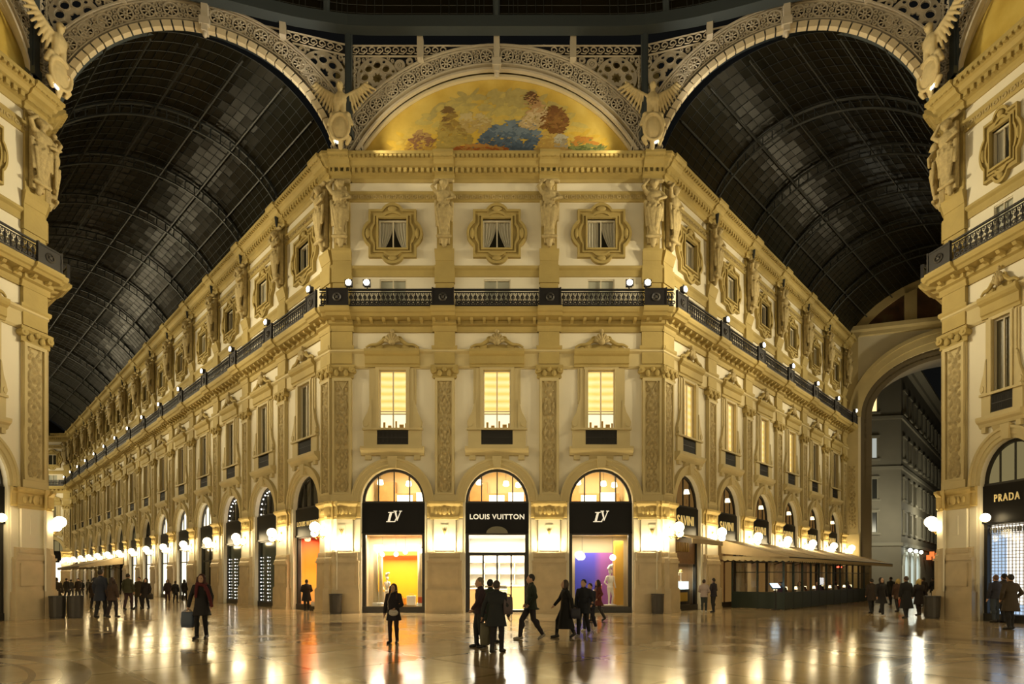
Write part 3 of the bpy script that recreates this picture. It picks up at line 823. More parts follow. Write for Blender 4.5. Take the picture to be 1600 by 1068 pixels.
# ------------------------------------------------------------------ dome: ring beam, glass, ribs
ZR=25.82
half=[(0,YC-.75),(7.6,YC-.75),(17.9,22.75),(20.2,15.0),(19.0,3.0),(12.0,-7.0),(0,-10.0)]
loop=[(X0+x,y) for x,y in half]+[(X0-x,y) for x,y in half[-2:0:-1]]
P=[Vector(p) for p in loop]
for _ in range(3):
    Q=[]
    for i in range(len(P)): a,b=P[i],P[(i+1)%len(P)]; Q+=[a*.85+b*.15,a*.15+b*.85]
    P=Q
N=len(P); RC=Vector((X0,8))
def lvl(s,z): return [(RC.x+(p.x-RC.x)*s,RC.y+(p.y-RC.y)*s,z) for p in P]
def loft(rows,closed=False):
    vs=[p for r in rows for p in r]; fs=[]
    k=len(rows)
    for q in range(k if closed else k-1):
        for i in range(N): fs.append((q*N+i,q*N+(i+1)%N,((q+1)%k)*N+(i+1)%N,((q+1)%k)*N+i))
    return MB().add(vs,fs)
dome=obj('ceiling_dome',None); tag(dome,'dark glass dome above the crossing with slate iron ring','glass dome',None,'structure')
obj('ring_beam',loft([lvl(1,ZR),lvl(1.0,ZR+.5),lvl(.975,ZR+.5),lvl(.975,ZR)],True).mesh('ring_beam',IRONB),dome)
dp=[(.995,ZR+.45),(.965,ZR+3),(.90,ZR+6),(.78,ZR+9.5),(.58,ZR+12.5),(.3,ZR+14),(.01,ZR+14.5)]
obj('dome_glass',loft([lvl(a,z) for a,z in dp]).mesh('dome_glass',VG),dome)
def nearest(x,y): return min(range(N),key=lambda i:(P[i].x-x)**2+(P[i].y-y)**2)
for x,y in ((0,YC-.75),(7.6,YC-.9),(-7.6,YC-.9),(12.7,24.5),(-12.7,24.5),(17.9,22.6),(-17.9,22.6),(19.5,15),(-19.5,15)):
    d=Vector((X0+x,y))-RC; mb=MB(); mb.tube([(RC.x+d.x*(s-.012),RC.y+d.y*(s-.012),z) for s,z in dp[:-1]],.15,6); obj('dome_rib',mb.mesh('dome_rib',IRONB),dome)
mb=MB()
for j in range(1,9):
    r=lvl(.99-.03*(j*.3)/2.55,ZR+.45+j*.3)
    mb.tube(r,.014,4,closed=True)
for i in range(0,N):
    for f in (0,.5):
        p=P[i].lerp(P[(i+1)%N],f)-RC; mb.tube([(RC.x+p.x*.985,RC.y+p.y*.985,ZR+.5),(RC.x+p.x*.955,RC.y+p.y*.955,ZR+3)],.014,4)
o=obj('dome_glazing_bars',mb.mesh('bars',RIB),dome); o['kind']='stuff'

# ------------------------------------------------------------------ iron arches with lattice spandrels
def iron_arch(P,Q,zs,rise,label,ztop=lambda u:25.3,inner=True,ins=.5):
    P=Vector((P[0],P[1])); Q=Vector((Q[0],Q[1])); W=(Q-P).length; FM=frame(P,(Q-P)); h=W/2-ins
    R=(h*h+rise*rise)/(2*rise); zc=zs-(R-rise); th=math.asin(h/R); c=W/2
    root=obj('iron_arch',None,None,FM); tag(root,label,'iron arch','pierced iron arches of the crossing')
    def band(r0,r1,y0,y1,n=48,e=0):
        mb=MB(); mb.ring(c,zc,r0,r1,y0,y1,n,math.degrees(PI/2-th)-e,math.degrees(PI/2+th)+e); return mb
    obj('inner_rim',band(R-.06,R+.03,-.20 if inner else -.14,.3 if inner else .05).mesh('inner_rim',IRONB if inner else LATT),root)
    obj('outer_rim',band(R+1.0,R+1.07,-.16,.1,e=3).mesh('outer_rim',LATT),root)
    obj('backing',band(R+.1,R+1.0,.12,.16,e=3).mesh('backing',mat('bronze_backing',(.045,.032,.02),.6)),root)
    mb=band(R+.20,R+.25,-.12,.1,e=2); m2=band(R+.90,R+.95,-.12,.1,e=2); mb.join(m2)
    ros=MB(); n=int(2*th*(R+.55)/.88)
    for i in range(n):
        a=PI/2-th+2*th*(i+.5)/n; x=c+(R+.575)*cs(a); z=zc+(R+.575)*sn(a)
        ros.ring(x,z,.25,.31,-.12,.0,14); ros.ring(x,z,.05,.10,-.14,0,8)
        for k in range(8):
            b=a+k*PI/4; px,pz=x+.16*cs(b),z+.16*sn(b)
            ros.tube([(x+.09*cs(b),-.08,z+.09*sn(b)),(px,-.1,pz),(x+.26*cs(b),-.08,z+.26*sn(b))],[.012,.034,.012],4)
        a2=PI/2-th+2*th*(i+1)/n
        for s in (-1,1):
            for q in (0,1):
                x2=c+(R+.575+s*.2)*cs(a2+(.5-q)*.16/R*1.2); z2=zc+(R+.575+s*.2)*sn(a2+(.5-q)*.16/R*1.2); ros.ring(x2,z2,.055,.095,-.1,0,8)
        x2=c+(R+.575)*cs(a2); z2=zc+(R+.575)*sn(a2); ros.ring(x2,z2,.06,.10,-.1,0,8)
    obj('bead_moulding',mb.mesh('bead',LATT),root); obj('rosettes',ros.mesh('rosettes',LATT),root)['kind']='stuff'
    if inner:   # pale panels along the soffit edge with dark joints
        mb=MB(); n2=int(2*th*R/.42)
        for i in range(n2):
            a0=math.degrees(PI/2-th+2*th*(i+.08)/n2); a1=math.degrees(PI/2-th+2*th*(i+.92)/n2); mb.ring(c,zc,R-.24,R+.02,-.26,-.05,2,a0,a1)
        obj('soffit_panels',mb.mesh('soffit_panels',mat('soffit_cream',(.66,.56,.38),.6)),root)['kind']='stuff'
    # spandrels: pierced plates
    Ro=R+1.06
    def inside(x,z,m):
        return m<x<W-m and z<ztop(x)-m and math.hypot(x-c,z-zc)>Ro+m and z>zs+1.2
    for side in (0,1):
        mb=MB(); rnd=random.Random(3)
        cxr=1.18 if side==0 else W-1.18
        zt=ztop(cxr); lim=zc+math.sqrt(max(0,Ro*Ro-(cxr-c)**2)); rr=.97 if inner else .93
        czr=zt-rr*1.05
        # pierced flower plate: star in the middle, eight round holes, eight small ones
        hole=lambda x,z,r,k=12:[(x+r*cs(2*PI*i/k),z+r*sn(2*PI*i/k)) for i in range(k)]
        star=[(cxr+rr*(.27 if i%2 else .19)*cs(2*PI*i/16),czr+rr*(.27 if i%2 else .19)*sn(2*PI*i/16)) for i in range(16)]
        hs=[star]+[hole(cxr+rr*.60*cs(k*PI/4),czr+rr*.60*sn(k*PI/4),rr*.185) for k in range(8)]+[hole(cxr+rr*.85*cs(k*PI/4+PI/8),czr+rr*.85*sn(k*PI/4+PI/8),rr*.085,8) for k in range(8)]
        mb.prism(hole(cxr,czr,rr,32),-.06,.0,hs)
        for k in range(8): mb.ring(cxr+rr*.60*cs(k*PI/4),czr+rr*.60*sn(k*PI/4),rr*.185,rr*.23,-.10,-.05,12)
        # small rings filling the rest, packed
        circ=[(cxr,czr,rr)]
        lo,hi=(0.1,c) if side==0 else (c,W-.1)
        for sz in (.24,.16,.11,.075):
            for _ in range(3500):
                x=rnd.uniform(lo,hi); z=rnd.uniform(zs+1.2,max(ztop(lo),ztop(hi)))
                if inside(x,z,sz+.01) and all(math.hypot(x-a,z-b)>sz+r_*.98 for a,b,r_ in circ): circ.append((x,z,sz))
        for x,z,r_ in circ[1:]:
            mb.ring(x,z,r_*.5,r_*1.03,-.07,.02,9 if r_<.2 else 12)
            if r_>.2: mb.ring(x,z,.04,.09,-.07,.02,7)
        # plate edges
        x_=.14 if side==0 else W-.14
        mb.tube([(x_,-.03,zs+1.6),(x_,-.03,ztop(x_))],.05,4)
        g=obj('spandrel_grille',mb.mesh('spandrel_grille',LATT),root)
    # running scroll frieze under the ring
    mb=MB(); x=.2
    while x<W-.2:
        z=ztop(x)+.28
        if math.hypot(x-c,z-.05-zc)>Ro+.1:
            mb.tube([(x+.16*(1-a/8)*cs(a),-.05,z+.16*(1-a/8)*sn(a)) for a in [k*.6 for k in range(11)]],.032,4)
            mb.tube([(x-.2,-.05,z-.14),(x+.0,-.05,z-.17),(x+.16,-.05,z-.02)],.03,4)
        x+=.36
    for k in range(24):
        xa,xb=W*k/24,W*(k+1)/24; ok=math.hypot((xa+xb)/2-c,ztop((xa+xb)/2)-zc)>Ro
        if ok: mb.tube([(xa,-.03,ztop(xa)+.02),(xb,-.03,ztop(xb)+.02)],.05,4)
        mb.tube([(xa,-.03,ztop(xa)+.5),(xb,-.03,ztop(xb)+.5)],.045,4)
    o=obj('scroll_frieze',mb.mesh('scroll_frieze',LATT),root)
    mb=MB()
    for k in range(24):
        xa,xb=W*k/24,W*(k+1)/24; mb.quad((xa,.06,ztop(xa)+.5),(xb,.06,ztop(xb)+.5),(xb,.06,ztop(xb)-.1),(xa,.06,ztop(xa)-.1))
    obj('frieze_backing',mb.mesh('frieze_backing',mat('violet_iron',(.015,.014,.018),.5)),root)
    for f in (.24,.5,.76):   # bracket bars standing on the arch
        x=W*f; zb=zc+math.sqrt(Ro*Ro-(x-c)**2)-.1
        if f==.5: zb=zc+R
        mb=MB(); mb.box(x-.13,x+.13,-.42,-.1,zb,max(zb+.5,ztop(x)+.62)); 
        if f==.5: mb.box(x-.2,x+.2,-.45,.0,zb-.12,zb+.2); mb.box(x-.12,x+.12,-.4,-.05,zb-.35,zb-.1); mb.ell((x,-.25,zb-.42),(.1,.1,.14))
        obj('bracket',mb.mesh('bracket',LATT),root)
    # ribs of the timbered springing at both feet
    return root,FM,c,zc,R,W
PLi=(X0-6.62,YC-.25); PRi=(X0+6.62,YC-.25)
iron_arch(PLi,PRi,21.0,3.72,'pierced iron arch framing the golden mural',inner=False,ins=.22)
iron_arch(QL,(PLi[0]-.05,PLi[1]),21.0,RISE,'pierced iron arch at the mouth of the long arcade vault')
iron_arch((PRi[0]+.05,PRi[1]),QR,21.0,RISE,'pierced iron arch at the mouth of the cafe arcade vault')
dR=Vector((.2,-.98)).normalized(); dL=Vector((-.2,-.98)).normalized()
QR2=(QR[0]+dR.x*8.9,QR[1]+dR.y*8.9); QL2=(QL[0]+dL.x*8.9,QL[1]+dL.y*8.9)
iron_arch(QR,QR2,21.0,3.6,'pierced iron arch above the near right pavilion',inner=False)
iron_arch(QL2,QL,21.0,3.6,'pierced iron arch above the near left pavilion',inner=False)
for (x,y),n in ((PLi,'between mural and long vault'),(PRi,'between mural and cafe vault'),(QL,'above the near left pavilion corner'),(QR,'above the near right pavilion corner')):
    mb=MB(); mb.box(-.14,.14,-.30,-.05,0,4.9); mb.box(-.2,.2,-.36,-.02,-.0,.3); mb.box(-.07,.07,-.36,-.3,.3,4.9)
    put('iron_post',T(x,y-.27,21.3),[],'slate grey iron post rising to the dome ring, '+n,'post','iron posts carrying the dome ring',own=mb.mesh('iron_post',IRONB))
# ------------------------------------------------------------------ lunette murals (generic painted scene in the same colours)
def mural_ground(name,c0,c1,c2,z0,z1):
    m,nt,b=nmat(name); g=nt.nodes.new('ShaderNodeNewGeometry'); sp=nt.nodes.new('ShaderNodeSeparateXYZ'); nt.links.new(g.outputs['Position'],sp.inputs[0])
    n=nt.nodes.new('ShaderNodeTexNoise'); n.inputs['Scale'].default_value=.8; n.inputs['Detail'].default_value=6; nt.links.new(g.outputs['Position'],n.inputs['Vector'])
    r=nt.nodes.new('ShaderNodeValToRGB'); r.color_ramp.elements[0].color=(*c0,1); r.color_ramp.elements[1].color=(*c2,1); e=r.color_ramp.elements.new(.5); e.color=(*c1,1)
    r.color_ramp.elements[0].position=.3; r.color_ramp.elements[2].position=.72
    nt.links.new(n.outputs['Fac'],r.inputs[0]); nt.links.new(r.outputs[0],b.inputs['Base Color']); b.inputs['Roughness'].default_value=.55
    return m
MUR=mural_ground('mural_gold',(.46,.30,.05),(.60,.43,.09),(.70,.54,.15),21,25)
def seg(c,zc,R,zlow,n=40):
    h=math.sqrt(R*R-(zlow-zc)**2); th=math.asin(h/R); return [(c+R*sn(-th+2*th*i/n),zc+R*cs(-th+2*th*i/n)) for i in range(n+1)]
def mural(FM,W,rise,label,scene=True):
    h=W/2; R=(h*h+rise*rise)/(2*rise); zc=21.0-(R-rise)
    root=put('lunette_mural',FM,[],label,'mural',None,own=MB().add([(x,.12,z) for x,z in seg(h,zc,R+.05,20.82)],[tuple(range(41))]).mesh('lunette_mural',MUR))
    rim=MB(); 
    for a,b,y0,m in ((R-.10,R+.02,-.06,0),): rim.ring(h,zc,a,b,y0,.1,48,20,160)
    obj('rim',rim.mesh('rim',mat('rim_cream',(.66,.58,.40),.6)),root)
    if scene:
        rnd=random.Random(9)
        def dabs(nm,pts,cols,n,size,y):
            """a painted patch laid in many small overlapping strokes"""
            mb=MB(); P=[Vector(p) for p in pts]; xs=[p.x for p in P]; zs=[p.y for p in P]
            def ins(x,z):
                k=False; j=len(P)-1
                for i in range(len(P)):
                    if (P[i].y>z)!=(P[j].y>z) and x<(P[j].x-P[i].x)*(z-P[i].y)/(P[j].y-P[i].y)+P[i].x: k=not k
                    j=i
                return k
            got=0; mats_=[mat('mural_%s_%d'%(nm,i),c,.6,var=.25,scale=5) for i,c in enumerate(cols)]
            for _ in range(n*12):
                if got>=n: break
                x=rnd.uniform(min(xs),max(xs)); z=rnd.uniform(min(zs),max(zs))
                if not ins(x,z): continue
                t=(z-min(zs))/(max(zs)-min(zs)); mb.mi=min(len(cols)-1,max(0,int(t*len(cols)+rnd.uniform(-.8,.8))))
                a=rnd.uniform(-.5,.9); L=size*rnd.uniform(.7,1.5); w=size*rnd.uniform(.25,.5); q=y-.00025*got%.006; k=7
                mb.add([(h+x+L*cs(2*PI*i/k)*cs(a)-w*sn(2*PI*i/k)*sn(a),y-.004*got/n,z+L*cs(2*PI*i/k)*sn(a)+w*sn(2*PI*i/k)*cs(a)) for i in range(k)],[tuple(range(k))]); got+=1
            o=obj(nm,mb.mesh(nm,mats_),root); o['kind']='stuff'
        dabs('painted_sky',[(-5.2,21.2),(-3.6,22.9),(-1.5,24.0),(1.5,24.1),(3.8,22.9),(5.3,21.2)],[(.62,.42,.06),(.60,.44,.10),(.52,.42,.13),(.44,.36,.13)],420,.30,.112)
        dabs('painted_trees',[(-2.0,22.2),(-1.6,23.0),(-.9,23.1),(-.3,22.8),(-.3,22.2)],[(.45,.33,.12),(.55,.45,.22)],110,.14,.106)
        dabs('painted_shore',[(-4.6,21.02),(4.9,21.02),(5.2,21.3),(3.0,21.45),(-3.9,21.5)],[(.28,.17,.05),(.36,.24,.08)],260,.2,.104)
        dabs('painted_shepherd',[(-2.75,21.3),(-2.7,22.3),(-2.45,22.9),(-2.5,23.2),(-2.2,23.4),(-1.95,23.1),(-1.8,22.6),(-1.2,21.9),(-1.0,21.3)],[(.36,.27,.07),(.40,.30,.08),(.30,.20,.05),(.20,.12,.04)],260,.13,.098)
        dabs('painted_wares',[(-4.3,21.3),(-4.0,21.9),(-3.6,22.3),(-3.0,22.0),(-2.8,21.4)],[(.45,.28,.05),(.24,.12,.06),(.40,.26,.10)],150,.11,.098)
        dabs('painted_drape',[(-1.1,21.5),(-.6,22.1),(.1,22.6),(.9,22.75),(1.9,22.5),(2.0,22.0),(1.5,21.2),(1.0,21.05),(.4,21.5)],[(.06,.09,.14),(.09,.13,.19),(.16,.21,.27)],420,.14,.096)
        dabs('painted_blouse',[(1.0,22.5),(1.4,23.2),(1.9,23.6),(2.3,23.3),(2.2,22.6),(1.7,22.3)],[(.48,.36,.18),(.60,.47,.27),(.50,.33,.16)],170,.11,.092)
        dabs('painted_head',[(1.25,23.4),(1.3,23.9),(1.6,24.05),(1.95,23.8),(2.0,23.4),(1.6,23.3)],[(.45,.27,.12),(.14,.07,.03)],90,.08,.088)
        dabs('painted_barrel',[(2.0,22.4),(2.1,23.1),(2.6,23.4),(3.1,23.2),(3.3,22.6),(2.9,22.1)],[(.18,.08,.02),(.28,.14,.04),(.20,.09,.03)],200,.12,.092)
        dabs('painted_bench',[(1.9,21.4),(1.9,22.2),(3.0,22.2),(3.0,21.4)],[(.42,.27,.07),(.50,.35,.10)],120,.13,.098)
        dabs('painted_urn',[(2.7,21.5),(2.65,21.9),(2.95,22.15),(3.3,21.9),(3.25,21.5)],[(.30,.26,.18),(.46,.43,.34)],90,.08,.088)
        dabs('painted_foliage',[(3.3,21.4),(3.7,22.0),(4.4,21.9),(5.0,21.5),(5.3,21.2),(4.4,21.1)],[(.10,.13,.04),(.20,.22,.07),(.48,.22,.04)],170,.12,.096)
        dabs('painted_red_mat',[(-2.4,21.25),(-1.5,21.6),(-.2,21.62),(.6,21.4),(-.6,21.2)],[(.34,.10,.02),(.44,.22,.05)],150,.12,.094)
    return root
mural(frame((X0-6.4,PL[1]+.03),(1,0)),12.8,3.72,'golden arched mural with a blue draped form above the building front')
mural(FPR@T(0,.25,0),8.9,3.6,'golden mural above the near right pavilion',False); mural(FPL@T(-8.9,.25,0),8.9,3.6,'golden mural above the near left pavilion',False)
for nm,FM,W in (('wall_mural_front',FC@T(-7.55,.4,0),15.1),): tag(obj(nm,MB().box(0,W,0,.3,20.5,25.6).mesh(nm,STONE),None,FM),'backing wall behind the golden mural','wall',None,'structure')

# ------------------------------------------------------------------ great arch closing the cafe arcade
E0=(PR[0]+LR*S2,PR[1]+LR*S2); FE=frame(E0,(.952,-.306)); WE=15.2
def end_arch():
    a,b,zs=6.65,5.0,14.5; c=7.65
    outer=[(0,0),(c-a,0)]+[(c-a*cs(PI*i/40),zs+b*sn(PI*i/40)) for i in range(0,41)]+[(c+a,0),(WE,0),(WE,21.0)]
    h=WE/2; rise=RISE+.35; R=(h*h+rise*rise)/(2*rise); zc=21.0-(R-rise); th=math.asin(h/R)
    outer+=[(h+R*sn(th-2*th*i/30),zc+R*cs(th-2*th*i/30)) for i in range(1,30)]+[(0,21.0)]
    w=obj('wall_end_right',MB().prism(outer,0,.4).mesh('wall_end_right',PLASTER),None,FE); tag(w,'tall end wall with a great arch opening to the dark street','wall',None,'structure')
    # dark coffered inner band on the face of the opening
    pts0=[(c-a,0),(c-a,4),(c-a,8),(c-a,11.5)]+[(c-a*cs(PI*i/26),zs+b*sn(PI*i/26)) for i in range(0,27)]+[(c+a,11.5),(c+a,8),(c+a,4),(c+a,0)]
    def inw(p,k): 
        m=Vector((c,min(zs,p[1]))); v=Vector(p); return v+(m-v).normalized()*k
    mb=MB()
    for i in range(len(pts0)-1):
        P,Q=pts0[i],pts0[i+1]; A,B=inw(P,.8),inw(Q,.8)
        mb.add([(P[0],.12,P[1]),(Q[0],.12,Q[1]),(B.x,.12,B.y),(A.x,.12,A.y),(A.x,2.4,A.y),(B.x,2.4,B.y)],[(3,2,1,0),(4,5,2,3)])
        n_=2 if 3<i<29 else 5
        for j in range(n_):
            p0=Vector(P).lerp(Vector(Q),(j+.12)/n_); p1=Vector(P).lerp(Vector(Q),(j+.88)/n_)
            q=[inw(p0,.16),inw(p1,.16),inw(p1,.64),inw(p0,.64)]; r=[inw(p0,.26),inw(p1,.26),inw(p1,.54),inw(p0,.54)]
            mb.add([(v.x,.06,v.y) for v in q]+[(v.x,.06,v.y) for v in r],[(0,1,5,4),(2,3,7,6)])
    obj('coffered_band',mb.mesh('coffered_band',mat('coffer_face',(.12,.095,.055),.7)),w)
    # coffered soffit
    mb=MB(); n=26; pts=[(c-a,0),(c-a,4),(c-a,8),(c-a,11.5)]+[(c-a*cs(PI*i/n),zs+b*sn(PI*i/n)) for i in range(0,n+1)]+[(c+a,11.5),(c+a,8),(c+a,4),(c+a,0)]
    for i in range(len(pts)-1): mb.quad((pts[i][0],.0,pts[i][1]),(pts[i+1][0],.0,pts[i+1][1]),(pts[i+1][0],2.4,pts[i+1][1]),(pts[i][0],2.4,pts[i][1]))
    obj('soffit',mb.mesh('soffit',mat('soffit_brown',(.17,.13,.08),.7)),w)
    mb=MB()
    for i in range(len(pts)-1):
        P=Vector(pts[i]).lerp(Vector(pts[i+1]),.12); Q=Vector(pts[i]).lerp(Vector(pts[i+1]),.88); m=Vector((c,min(zs,(P.y+Q.y)/2)))
        for y0,y1 in ((.25,.36),(1.05,1.16),(1.24,1.35),(2.0,2.12)):
            o=[(p+(m-p).normalized()*.1) for p in (P,Q)]
            mb.add([(P.x,y0,P.y),(Q.x,y0,Q.y),(Q.x,y1,Q.y),(P.x,y1,P.y),(o[0].x,y0,o[0].y),(o[1].x,y0,o[1].y),(o[1].x,y1,o[1].y),(o[0].x,y1,o[0].y)],[(4,5,6,7),(0,1,5,4),(2,3,7,6)])
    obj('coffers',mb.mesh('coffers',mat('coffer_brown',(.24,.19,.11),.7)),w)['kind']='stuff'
    mb=MB()
    for a0,a1,y in ((.0,.35,-.12),(.35,.75,-.2),(.75,.95,-.3)):
        vs=[]
        for i in range(41):
            t=PI*i/40
            for q,yy in ((a0,y),(a1,y),(a1,.02),(a0,.02)): vs.append((c-(a+q)*cs(t),yy,zs+(b+q*1.5)*sn(t)))
        fs=[]
        for i in range(40):
            k=i*4;l=k+4; fs+=[(k,l,l+1,k+1),(k+1,l+1,l+2,k+2),(k+3,l+3,l,k)]
        mb.add(vs,fs)
    obj('archivolt',mb.mesh('archivolt',STONE2),w)
    obj('cornice',MB().sweep([(-.1,20.9),(.15,21.0),(.2,21.25),(.4,21.4),(.45,21.7),(-.1,21.8)],0,WE).mesh('cornice',STONE2),w)
    mb=MB(); mb.ring(h,zc,R-.75,R-.05,-.22,.02,40,math.degrees(PI/2-th)+1,math.degrees(PI/2+th)-1)
    for x in (4.4,8.9): mb.box(x-.42,x+.42,-.22,.02,21.7,zc+math.sqrt((R-.4)**2-(x-h)**2))
    obj('lunette_frame',mb.mesh('lunette_frame',STONE2),w)
    P=seg(h,zc,R-.7,21.75); mb=MB(); mb.add([(x,-.03,z) for x,z in P],[tuple(range(len(P)))])
    obj('dark_mosaic',mb.mesh('dark_mosaic',mural_ground('mosaic_dark',(.05,.03,.02),(.12,.06,.03),(.16,.13,.06),21,25)),w)
    for x in (.35,):
        obj('end_pilaster',MB().box(x-.42,x+.42,-.2,.02,5.1,20.9).box(x-.5,x+.5,-.26,.02,0,5.1).mesh('end_pilaster',STONE2),w)
        o=obj('end_carved_panel',RELIEF[1],w,T(x,-.07)); 
end_arch()
# ------------------------------------------------------------------ shops
def area(name, M, sx, sy, power, col=(1,.85,.6), spread=PI):
    l=bpy.data.lights.new(name,'AREA'); l.shape='RECTANGLE'; l.size=sx; l.size_y=sy; l.energy=power; l.color=col; l.spread=spread
    o=bpy.data.objects.new(name,l); COL.objects.link(o); o.matrix_world=M; return o
CREAM=mat('shop_cream',(.72,.64,.45),.7); TIMB=mat('shop_timber',(.42,.22,.07),.5,var=.25,scale=4); WHITE=mat('shop_white',(.82,.80,.74),.6)
def shell(FM,x,hw,y1,z0,z1,label,m=CREAM,y0=.42):
    mb=MB()
    mb.quad((x-hw,y0,z0),(x+hw,y0,z0),(x+hw,y1,z0),(x-hw,y1,z0)); mb.quad((x-hw,y0,z1),(x+hw,y0,z1),(x+hw,y1,z1),(x-hw,y1,z1))
    mb.quad((x-hw,y1,z0),(x+hw,y1,z0),(x+hw,y1,z1),(x-hw,y1,z1)); mb.quad((x-hw,y0,z0),(x-hw,y1,z0),(x-hw,y1,z1),(x-hw,y0,z1)); mb.quad((x+hw,y0,z0),(x+hw,y1,z0),(x+hw,y1,z1),(x+hw,y0,z1))
    ROOM[0]+=1
    return tag(obj('wall_room_%d'%ROOM[0],mb.mesh('room_shell',m),None,FM),label,'room',None,'structure')
ROOM=[0]
DOWN=Matrix.Rotation(0,4,'X')
def toward(o,pts): return None
# lettering and monogram
def monogram():
    mb=MB(); y0,y1=.10,.135
    L=[(-.30,-.20),(.06,-.20),(.11,-.06),(.085,-.06),(.03,-.165),(-.15,-.165),(-.06,.17),(.0,.17),(.01,.20),(-.21,.20),(-.22,.17),(-.15,.17),(-.24,-.17),(-.29,-.17)]
    V=[(.0,.30),(.14,.30),(.14,.275),(.105,.27),(.155,.0),(.265,.27),(.225,.275),(.225,.30),(.34,.30),(.34,.275),(.30,.27),(.15,-.10),(.13,-.10),(.035,.27),(.0,.275)]
    mb.prism(L,y0,y1); mb.prism([(a,b-.05) for a,b in V],y0-.02,y1); return mb
def sign(FM,cx,sx,parts,label): return put('shop_sign',FM@T(cx)@SX(sx),[('sign_board',SGN)]+parts,label,'sign','shop signs over the arches')
def placed(me,M): 
    c=me.copy(); c.transform(M); return c
MONO=monogram().mesh('monogram',SIGNW).copy(); MONO.transform(T(0,0,4.42)@Matrix.Scale(1.15,4))
sign(FC,-4.78,1,[('monogram',MONO)],'black shop sign with white two letter monogram above the orange display')
sign(FC,4.78,1,[('monogram',MONO)],'black shop sign with white two letter monogram above the blue display')
LVT=text_mesh('LOUIS VUITTON',.325,SIGNW,.03,1.08,.006); LVT.transform(T(0,.12,4.42))
sign(FC,0,1,[('lettering',LVT)],'black shop sign with white two word lettering above the glass door')
LVG=text_mesh('LOUIS VUITTON',.33,SIGNG,.03,1.05,.004); LVG.transform(T(0,.12,4.3))
sign(FL,-LB[0],1,[('lettering',LVG)],'dark shop sign with gold two word lettering round the corner')
SAV=text_mesh('SAVINI',.62,SIGNG,.03,1.05,.006); SAV.transform(T(0,.12,4.4)@Matrix.Diagonal((.95,1,1.05,1)))
for k in range(6): sign(FR,RB[k],.9,[('lettering',SAV)] ,'dark cafe sign with tall gold letters, %s arch from the corner'%ORD[k])
PRD=text_mesh('PRADA',.46,SIGNG,.03,1.25,.004); PRD.transform(T(-.25,.1,4.55)@Matrix.Diagonal((.72,1,.85,1)))
sign(FPR,pv[0][0],.74,[('lettering',PRD)],'black shop sign with five spaced gold letters'); sign(FPR,pv[1][0],.74,[],'blank black shop sign beside the gold lettered one')
PRD2=PRD.copy(); PRD2.transform(T(.1,0,0))
sign(FPL,-pv[0][0],.74,[('lettering',PRD2)],'black shop sign ending in a gold letter A at the picture edge'); sign(FPL,-pv[1][0],.74,[],'blank black shop sign of the near left facade')
for k in range(1,14): sign(FL,-LB[k],1,[], 'plain dark sign board of the %s arch of the long arcade'%ORD[k])
for k,x in enumerate((-2.4,-7.2,-12)): sign(FEL,x,1,[],'plain dark sign board of the %s arch closing the far end'%ORD[k])

def shopfront(FM,cx,sx,label,panes,extra=[]):
    return put('shop_window',FM@T(cx)@SX(sx),[('display_frame',S_FRM)]+panes+extra,label,'shop window','shop windows at street level')
# --- rooms of the building front
def pendant(FM,x,y,z,label,r=.13,zt=3.55):
    mb=MB(); mb.tube([(0,0,r),(0,0,zt-z)],.008,4)
    put('pendant_globe',FM@T(x,y,z),[('globe',cached(('pg',r),lambda:MB().ell((0,0,0),r,12,8).mesh('globe',glow('pendant_white',(1,.9,.75),5),True))),('cord',mb.mesh('cord',IRON))],label,'pendant lamp','pendant globes in the shop displays')
def mannequin_mb():
    mb=MB(); mb.ell((0,0,1.62),(.09,.1,.13)); mb.cap((0,0,1.5),(0,0,1.4),.045,.06); mb.cap((-.15,0,1.36),(.15,0,1.36),.06,.06)
    mb.ell((0,0,1.2),(.16,.11,.22)); mb.ell((0,0,.98),(.13,.1,.16)); mb.ell((0,0,.84),(.17,.12,.14))
    mb.cap((-.19,0,1.35),(-.30,.02,1.08),.05,.04); mb.cap((-.30,.02,1.08),(-.16,-.1,.92),.04,.03); mb.cap((.19,0,1.35),(.24,0,1.08),.05,.04); mb.cap((.24,0,1.08),(.25,-.08,.84),.04,.03)
    mb.cap((-.08,0,.8),(-.06,0,.45),.09,.06); mb.cap((-.06,0,.45),(-.07,.02,.05),.06,.04); mb.cap((.08,0,.8),(.12,-.05,.45),.09,.06); mb.cap((.12,-.05,.45),(.1,.02,.05),.06,.04)
    mb.ell((-.07,-.06,.04),(.05,.12,.04)); mb.ell((.1,-.05,.04),(.05,.12,.04)); return mb
MANN=remesh_later(mannequin_mb(),'mannequin',mat('mannequin_white',(.85,.83,.80),.4),.014,2)
def flat_gradient(nm,stops,axis='Z',rng=(0,3.4)):
    m,nt,b=nmat(nm); g=nt.nodes.new('ShaderNodeTexCoord'); sp=nt.nodes.new('ShaderNodeSeparateXYZ'); nt.links.new(g.outputs['Object'],sp.inputs[0])
    mr=nt.nodes.new('ShaderNodeMapRange'); mr.inputs[1].default_value=rng[0]; mr.inputs[2].default_value=rng[1]; nt.links.new(sp.outputs[axis],mr.inputs[0])
    r=nt.nodes.new('ShaderNodeValToRGB')
    while len(r.color_ramp.elements)<len(stops): r.color_ramp.elements.new(.5)
    for e,(p,c) in zip(r.color_ramp.elements,stops): e.position=p; e.color=(*c,1)
    nt.links.new(mr.outputs[0],r.inputs[0]); nt.links.new(r.outputs[0],b.inputs['Base Color']); b.inputs['Roughness'].default_value=.6
    return m
BK_O=flat_gradient('backdrop_orange',[(0,(.88,.50,.02)),(.42,(.88,.46,.01)),(.62,(.86,.28,.01)),(.82,(.75,.10,.01))])
